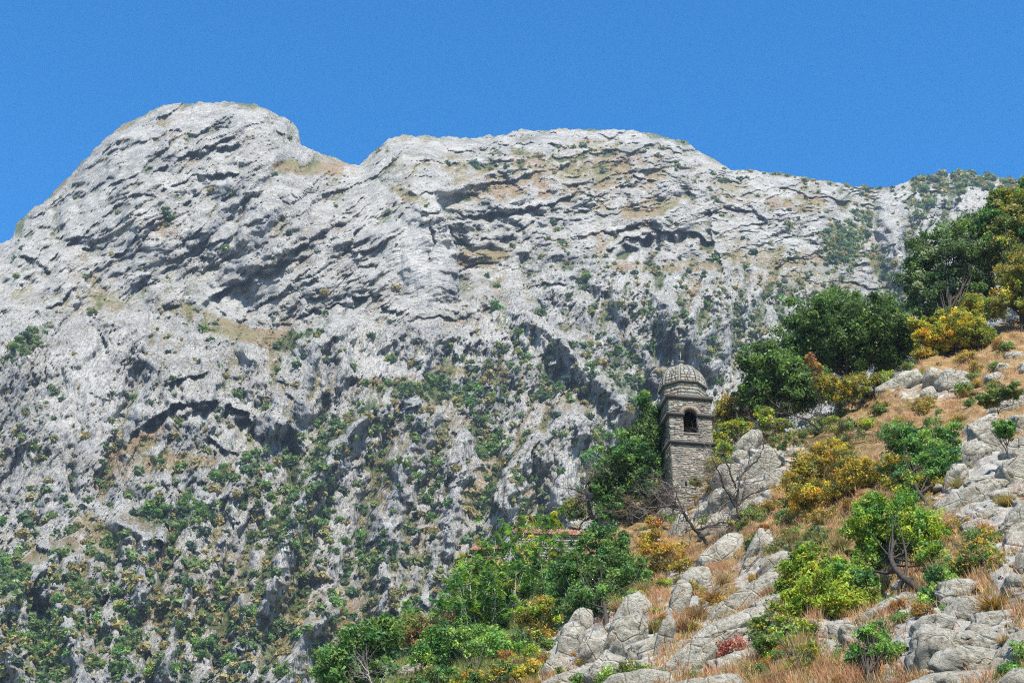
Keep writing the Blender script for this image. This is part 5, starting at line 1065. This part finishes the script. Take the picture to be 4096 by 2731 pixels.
# low shrubs dotted over the near slope: shared meshes
def build_low_shrubs():
    r = np.random.RandomState(808)
    KIND = [('olive green', ['olive', 'mid']), ('rust brown', ['brown', 'orange']), ('yellow-green', ['ylime', 'lime']), ('golden', ['golden', 'straw']), ('grey-green', ['silver', 'olive']), ('fresh green', ['bright', 'mid'])]
    ms = []
    for q, (kn, pl) in enumerate(KIND):
        row = []
        for z in range(2):
            rr = np.random.RandomState(820 + q * 5 + z); nc = 34; d = rr.normal(size=(nc, 3)); d /= np.linalg.norm(d, axis=1)[:, None]; cen = d * (rr.rand(nc, 1) ** .45) * np.array([.75, .75, .55]) + np.array([0, 0, .4])
            v, f, c = leaves(rr, cen, .3, 34, .085, pick(rr, pl, nc) * rr.uniform(.7, 1.3, (nc, 1)), .2); A = Acc()
            for w in range(12): e = cen[rr.randint(nc)]; tube(A, [(0, 0, -.1), e * .5 + rr.normal(0, .06, 3), e], [.025, .015, .005], 3)
            row.append((mesh_np('crown', v, f, M_LEAF, False, {'tint': c}), A.mesh('stems', M_TWIG)))
        ms.append(row)
    Z = [(1900, 985, 110, 20, 14, (4, 0, 2)), (1800, 1200, 90, 60, 16, (1, 0, 4, 3)), (1480, 1370, 60, 60, 12, (0, 3, 2)), (1830, 1265, 60, 30, 7, (0, 4)), (1640, 1400, 80, 60, 8, (1, 3)), (1830, 1530, 110, 40, 14, (0, 1, 2)), (2240, 1270, 70, 60, 12, (0, 3, 1)), (2120, 950, 120, 40, 8, (3, 0)),
         (1200, 1520, 90, 50, 12, (0, 2, 1)), (2250, 800, 80, 60, 9, (3, 1, 0)), (1980, 1180, 60, 50, 7, (1, 3)), (2080, 1400, 110, 30, 8, (1, 5)), (1520, 1560, 200, 20, 6, (5, 0)), (2240, 900, 60, 40, 5, (3, 0)), (1620, 1130, 40, 60, 7, (0, 3)), (1420, 1200, 80, 20, 8, (0, 5)), (1000, 1500, 120, 50, 12, (5, 0)), (2060, 860, 60, 20, 6, (0, 2)), (1700, 1240, 60, 30, 5, (1, 0))]
    names = ['below the dead branches on the upper slope', 'in dry grass above the yellow-green leafy bush', 'on the grassy bank right of the round green tree', 'just above the yellow-green leafy bush', 'in the hollow between the long limestone ridges', 'along the bottom edge under the yellow-green bush', 'among the rocks right of the lime green tree', 'around the twin pale rocks', 'near the bottom left of the upright rocks', 'in orange grass below the yellow bush', 'between the amber bush and lime green tree',
             'on the grey blocks under the lime green tree', 'at the bottom edge in front of the pale slabs', 'above the broken outcrop', 'at the right foot of the tower', 'along the church roof', 'under the saplings at bottom centre', 'where the round oak meets the grass', 'beside the upper slanting slab']
    for zi, (cx, cy, rx, ry, n, ks) in enumerate(Z):
        for _ in range(int(n * 1.5)):
            x = r.normal(cx, rx * .65); y = r.normal(cy, ry * .55); y = max(y, hill_sil(x) + 6); ki = ks[r.randint(len(ks))]; D = float(hill_depth(x, y)); s = r.uniform(12, 32) / ppm(D, y) * 1.1
            o = bpy.data.objects.new('low_shrub', None); COL.objects.link(o); o.location = P(x, y, D); o.rotation_euler = (0, 0, r.uniform(0, 6.28)); o.scale = (s, s, s * r.uniform(.8, 1.2)); o['label'] = 'small ' + KIND[ki][0] + ' shrub ' + names[zi]; o['category'] = 'shrub'; o['group'] = 'small ' + KIND[ki][0] + ' shrubs ' + names[zi]
            m1, m2 = ms[ki][r.randint(2)]; link('crown', m1, o); link('stems', m2, o)
build_low_shrubs()

# ---- dry tussocks and grass
def build_grass():
    r = np.random.RandomState(77); K = 31000
    x = r.uniform(600, 2560, K * 2); y = hill_sil(x) + (r.rand(K * 2) ** 1.0) * (1700 - hill_sil(x)) - 1
    rz = zones(x, y, ROCK_Z); keep = (r.rand(len(x)) > rz * .96) & (fbm(x / 38, y / 30, 3, 150) + .42 > r.rand(len(x)) * .5); x, y = x[keep][:K], y[keep][:K]; K = len(x)
    D = hill_depth(x, y); p = P(x, y, D); gz = zones(x, y, GREEN_Z) + .35 * fbm(x / 60, y / 60, 2, 140)
    patch = fbm(x / 45, y / 35, 3, 141)
    nb = 8; idx = np.repeat(np.arange(K), nb); n = len(idx); base = p[idx] + r.normal(0, .13, (n, 3)) * np.array([1, 1, .25])
    ln = r.uniform(.18, .5, (n, 1)) * (1 + .5 * patch[idx][:, None]); d = r.normal(0, .38, (n, 3)); d[:, 2] = 1; d /= np.linalg.norm(d, axis=1)[:, None]
    tip = base + d * ln; side = np.cross(d, r.normal(size=(n, 3))); side /= np.linalg.norm(side, axis=1)[:, None]; w = .013
    v = np.stack([base - side * w, base + side * w, tip], 1).reshape(-1, 3); f = np.arange(n * 3).reshape(-1, 3)
    dry = np.array([(.20, .17, .06), (.50, .34, .13), (.42, .23, .08), (.52, .38, .19), (.42, .18, .09), (.27, .15, .07), (.50, .26, .13)]); grn = np.array([(.14, .18, .04), (.22, .24, .06), (.30, .28, .08)])
    c = dry[(np.clip(patch * 5 + 3 + r.normal(0, 1.3, K), 0, 6.99)).astype(int)]; g = grn[r.randint(3, size=K)]; c = np.where((gz + r.normal(0, .2, K) > .45)[:, None], g, c) * r.uniform(.9, 1.3, (K, 1))
    link('dry_grass', mesh_np('dry_grass', v, f, M_LEAF, False, {'tint': np.repeat(c[idx], 3, 0)}), kind='stuff', label='dry orange and straw coloured grass covering the near hillside', cat='grass')
build_grass()
def tussock(x, y, D, R, seed, label, pal, nb=420, name='dry_tussock', up=.9):
    D = float(hill_depth(x, y)) if y > hill_sil(x) else D; r = np.random.RandomState(seed); c0 = P(x, y, D); k = ppm(D, y); R = R / k; n = nb
    d = r.normal(size=(n, 3)); d[:, 2] = np.abs(d[:, 2]) * .8 + up * .6; d /= np.linalg.norm(d, axis=1)[:, None]; L = R * r.uniform(.6, 1.15, (n, 1)); base = r.normal(0, .1 * R, (n, 3)) * np.array([1, 1, .2]); side = np.cross(d, r.normal(size=(n, 3))); side /= np.linalg.norm(side, axis=1)[:, None]; w = .012
    mid = base + d * L * .55; tip = mid + (d + np.array([0, 0, -.15]) + r.normal(0, .15, (n, 3))) * L * .5
    v = np.stack([base - side * w, base + side * w, mid + side * w * .7, mid - side * w * .7, tip], 1).reshape(-1, 3); i = np.arange(n)[:, None] * 5
    f = np.concatenate([np.concatenate([i, i + 1, i + 2], 1), np.concatenate([i, i + 2, i + 3], 1), np.concatenate([i + 3, i + 2, i + 4], 1)]); c = np.repeat(pick(r, pal, n), 5, 0)
    o = link(name, mesh_np(name, v, f, M_LEAF, False, {'tint': c}), label=label, cat='tussock', loc=c0)
TUS = [(2285, 1385, 42, 52, 'reddish brown spiky tussock on top of the jointed grey outcrop', ['brown', 'orange'], 500), (2315, 1150, 52, 40, 'dry orange tuft on the pale outcrop above the right edge slab', ['straw', 'golden'], 500), (1600, 1410, 60, 46, 'brown dry tussock in the hollow right of the long limestone ridge', ['brown', 'straw'], 500), (1640, 1370, 62, 46, 'rust brown tussock above the broad hollow beside the slanting slabs', ['brown', 'orange'], 500),
       (1570, 1440, 60, 40, 'dark brown dry brush at the lower end of the grassy hollow', ['brown'], 400), (1660, 1330, 66, 36, 'straw coloured tussock at the upper end of the grassy hollow', ['straw'], 400), (1500, 1440, 62, 40, 'grey-brown dry brush in the cleft left of the long limestone ridge', ['brown', 'olive'], 400), (1560, 1330, 72, 30, 'small green-brown tuft in the joint of the long limestone ridge', ['olive', 'brown'], 300),
       (1820, 1240, 74, 36, 'brown twiggy tuft among pale stones above the yellow-green bush', ['brown', 'olive'], 400), (1700, 1240, 76, 24, 'dark green grassy tuft on top of the upper slab', ['dark', 'olive'], 300), (1770, 1360, 52, 34, 'dry brush between the slanting slabs and the yellow-green bush', ['brown', 'straw'], 400), (2200, 1110, 54, 34, 'thin olive grass tuft below the hollow of the broken outcrop', ['olive', 'straw'], 300),
       (1190, 1530, 62, 44, 'round pinkish brown dry bush beside the amber and green bush', ['brown', 'straw'], 600), (2310, 1470, 36, 30, 'straw tuft in the long dark cleft at the lower right', ['straw'], 250), (1380, 1480, 56, 26, 'small dry tuft in the crack between the two left outcrops', ['straw', 'ylime'], 250), (2180, 1215, 52, 34, 'dark green rush tuft on the rock right of the lime green tree', ['dark', 'mid'], 300),
       (1420, 1390, 74, 40, 'pale straw tussock above the cream outcrop', ['straw'], 400), (1480, 1350, 80, 36, 'olive straw tussock on the slope right of the round green tree', ['straw', 'olive'], 400), (2030, 1340, 50, 36, 'dry straw tuft hanging below the trunk of the lime green tree', ['straw', 'brown'], 300), (1930, 1250, 66, 40, 'tall dull green brush left of the lime green tree', ['olive', 'brown'], 400), (920, 1470, 78, 40, 'brown dry brush behind the leftmost dark tree', ['brown'], 400)]
for i, (x, y, D, R, lab, pal, nb) in enumerate(TUS): tussock(x, y + R * .3, D, R, 500 + i, lab, pal, nb)

# ---- shrubs on the mountain
def build_far_shrubs():
    r = np.random.RandomState(42); N = 60000
    x = r.uniform(-60, 2420, N); c = np.interp(x, MU, MCREST); top = np.minimum(hill_sil(x) + 15, 1640); y = c + 3 + r.rand(N) * (top - c - 3)
    i, j = mountain_at(x, y); veg = MVEG[i, j]; soil = MSOIL[i, j]; zv = zones(x, y, VEG_Z)
    low = smooth(650, 1250, y); rightz = smooth(1500, 1900, x) * .35
    clus = smooth(-.15, .45, fbm(x / 75, y / 95, 3, 160)); dens = (np.clip(veg - .18, 0, 1) * .9 + .06 * low) * (.25 + 1.5 * clus) + .55 * zv + .10 * np.clip(soil, 0, 1) + .05 * low + .035 + rightz * .2
    upper_left = (1 - smooth(850, 1050, x)) * (1 - smooth(560, 720, y)); dens *= 1 - .5 * upper_left
    dens *= 1 - .6 * zones(x, y, SMOOTH_Z); crestn = (y - c < 25) & (x < 1650); dens[crestn] *= .15
    k = r.rand(N) < dens * .42; x, y, zv, veg = x[k], y[k], zv[k], veg[k]; i, j = i[k], j[k]; n = len(x); low = smooth(600, 1150, y)
    size = r.lognormal(0, .48, n) * (4.2 + 4.6 * low) * (1 + .7 * zv)               # radius in print px
    size = np.clip(size, 2.2, 27); big = [(690, 780, 20), (1137, 712, 22), (898, 832, 20), (1128, 1042, 30), (1150, 1010, 24), (700, 1332, 26), (826, 1242, 24), (340, 1180, 32), (430, 1160, 28), (462, 1190, 22), (310, 1290, 26), (415, 1215, 24), (20, 1335, 24), (150, 1330, 26), (80, 1445, 28), (65, 1500, 34), (1240, 722, 16),
        (1785, 690, 24), (1795, 735, 18), (1350, 640, 20), (1190, 770, 18), (1365, 1010, 26), (1350, 1060, 30), (1480, 930, 24), (1490, 890, 18), (1375, 1085, 24), (985, 880, 26), (1020, 915, 20), (955, 900, 22), (1090, 895, 26), (1060, 830, 18), (940, 965, 20), (885, 970, 22), (930, 1070, 26), (1100, 1050, 20), (845, 960, 16), (740, 1180, 18), (620, 1150, 24), (610, 1120, 20), (500, 1100, 22),
        (570, 1060, 20), (680, 1060, 18), (790, 1250, 18), (560, 1410, 20), (500, 1360, 20), (300, 1480, 30), (280, 1545, 34), (350, 1550, 30), (220, 1530, 26), (650, 1550, 26), (450, 1500, 22), (210, 720, 16), (35, 800, 18), (60, 775, 16), (380, 485, 13), (395, 500, 11), (385, 520, 10), (520, 575, 14), (910, 665, 14), (1650, 600, 20), (1660, 420, 14), (1700, 415, 12), (870, 350, 10), (465, 760, 18), (1440, 820, 18), (1700, 930, 30), (1650, 880, 20), (1730, 800, 18)]
    bi = r.rand(len(big)); bx = np.array([b[0] for b in big], float); by = np.array([b[1] for b in big], float); bs = np.array([b[2] for b in big], float)
    x = np.r_[bx, x]; y = np.r_[by, y]; size = np.r_[bs, size * np.where(size > 17, .8, 1)]; i, j = mountain_at(x, y); order = np.argsort(-size); x, y, size, i, j = x[order], y[order], size[order], i[order], j[order]
    D = MD[i, j]; pos = P(MU[j], MCREST[j] + (MBOT[j] - MCREST[j]) * i / (MD.shape[0] - 1), D); pos = P(x, y, D)
    sz = size * D / 3266.0 * 1.05
    pals = [('dark green', ['dark', 'deep']), ('mid green', ['mid', 'dark']), ('olive green', ['olive', 'mid']), ('blue-green', ['deep', 'silver'])]
    meshes = []
    for pn, pl in pals:
        row = []
        for q in range(4):
            rr = np.random.RandomState(900 + len(meshes) * 10 + q); nc = 22; d = rr.normal(size=(nc, 3)); d /= np.linalg.norm(d, axis=1)[:, None]; cen = d * (rr.rand(nc, 1) ** .4) * np.array([.78, .78, .6]) + np.array([0, 0, .35])
            v, f, c = leaves(rr, cen, .36, 26, .17, pick(rr, pl, nc) * rr.uniform(.9, 1.7, (nc, 1)), .2); row.append(mesh_np('shrub', v, f, M_LEAF, False, {'tint': c}))
        meshes.append(row)
    def where(xx, yy):
        if yy < 560 and xx < 1000: return 'high on the bare upper wall of the left peak'
        if xx > 1650 and yy < 1000: return 'on the rocky ridge at the upper right'
        if yy < 700: return 'on the ledges of the upper middle mountain'
        if xx < 520 and yy < 1180: return 'on the streaked left cliff'
        if yy < 980: return 'on the green terrace across the middle of the mountain'
        if xx < 820: return 'in the stony gullies at the lower left of the mountain'
        return 'between the upright rock ribs left of the tower'
    for q in range(300):
        pi = r.choice(4, p=[.4, .25, .15, .2]); o = bpy.data.objects.new('mountain_shrub', meshes[pi][r.randint(4)]); COL.objects.link(o); o.location = pos[q]; s = sz[q]; o.scale = (s, s, s * r.uniform(.8, 1.2)); o.rotation_euler = (0, 0, r.uniform(0, 6.28))
        w_ = where(x[q], y[q]); o['label'] = pals[pi][0] + ' shrub ' + w_; o['category'] = 'shrub'; o['group'] = pals[pi][0] + ' shrubs ' + w_
    m = len(x) - 300; V = []; Cc = []
    pn = r.choice(4, size=len(x), p=[.32, .26, .27, .15])
    pos = pos[300:]; sz = sz[300:]; nl = np.clip((size[300:] * 7).astype(int), 14, 80); idx = np.repeat(np.arange(m), nl); n = len(idx)
    off = r.normal(size=(n, 3)); off /= np.linalg.norm(off, axis=1)[:, None]; off *= r.rand(n, 1) ** .5; off[:, 2] = off[:, 2] * .75 + .4; cc = pos[idx] + off * sz[idx][:, None]
    nr = off + r.normal(size=(n, 3)) * .7; nr /= np.linalg.norm(nr, axis=1)[:, None]; a = np.cross(nr, r.normal(size=(n, 3))); a /= np.linalg.norm(a, axis=1)[:, None]; b = np.cross(nr, a); s = (sz[idx] * r.uniform(.18, .36, n))[:, None] + .12
    v = np.stack([cc - (a + b) * s, cc + b * s * 1.3, cc + a * s * 1.3], 1).reshape(-1, 3)
    pal = np.array([(.06, .11, .04), (.09, .14, .045), (.17, .18, .06), (.05, .08, .045), (.24, .20, .08), (.12, .17, .05)]); ci = r.randint(6, size=m)
    c = pal[ci][idx] * r.uniform(1.0, 1.8, (n, 1)); link('mountain_scrub', mesh_np('mountain_scrub', v, np.arange(n * 3).reshape(-1, 3), M_LEAF, False, {'tint': np.repeat(c, 3, 0)}), kind='stuff', label='countless small green shrubs scattered over ledges and cracks of the mountain', cat='scrub')
    print('far shrubs', len(x), 'quads', n)
build_far_shrubs()
print('TRIS', sum(len(m.polygons) * 2 for m in bpy.data.meshes), 'scripts')
# ------------------------------------------------------------------ thin summer haze
def build_haze():
    n = bpy.data.materials.new('haze_air'); n.use_nodes = True; t = n.node_tree; t.nodes.clear()
    o = t.nodes.new('ShaderNodeOutputMaterial'); v = t.nodes.new('ShaderNodeVolumePrincipled')
    v.inputs['Color'].default_value = (0.62, 0.78, 1.0, 1); v.inputs['Density'].default_value = 0.00009; v.inputs['Anisotropy'].default_value = 0.0
    t.links.new(v.outputs[0], o.inputs['Volume'])
    x0, x1, y0, y1, z0, z1 = -1400, 1500, -150, 1900, -4.0, 900
    V = [(x, y, z) for z in (z0, z1) for y in (y0, y1) for x in (x0, x1)]
    F = [(0, 2, 3, 1), (4, 5, 7, 6), (0, 1, 5, 4), (2, 6, 7, 3), (0, 4, 6, 2), (1, 3, 7, 5)]
    link('haze', mesh_np('haze', V, F, n), kind='stuff', label='thin pale blue summer haze in front of the far mountain')
build_haze()
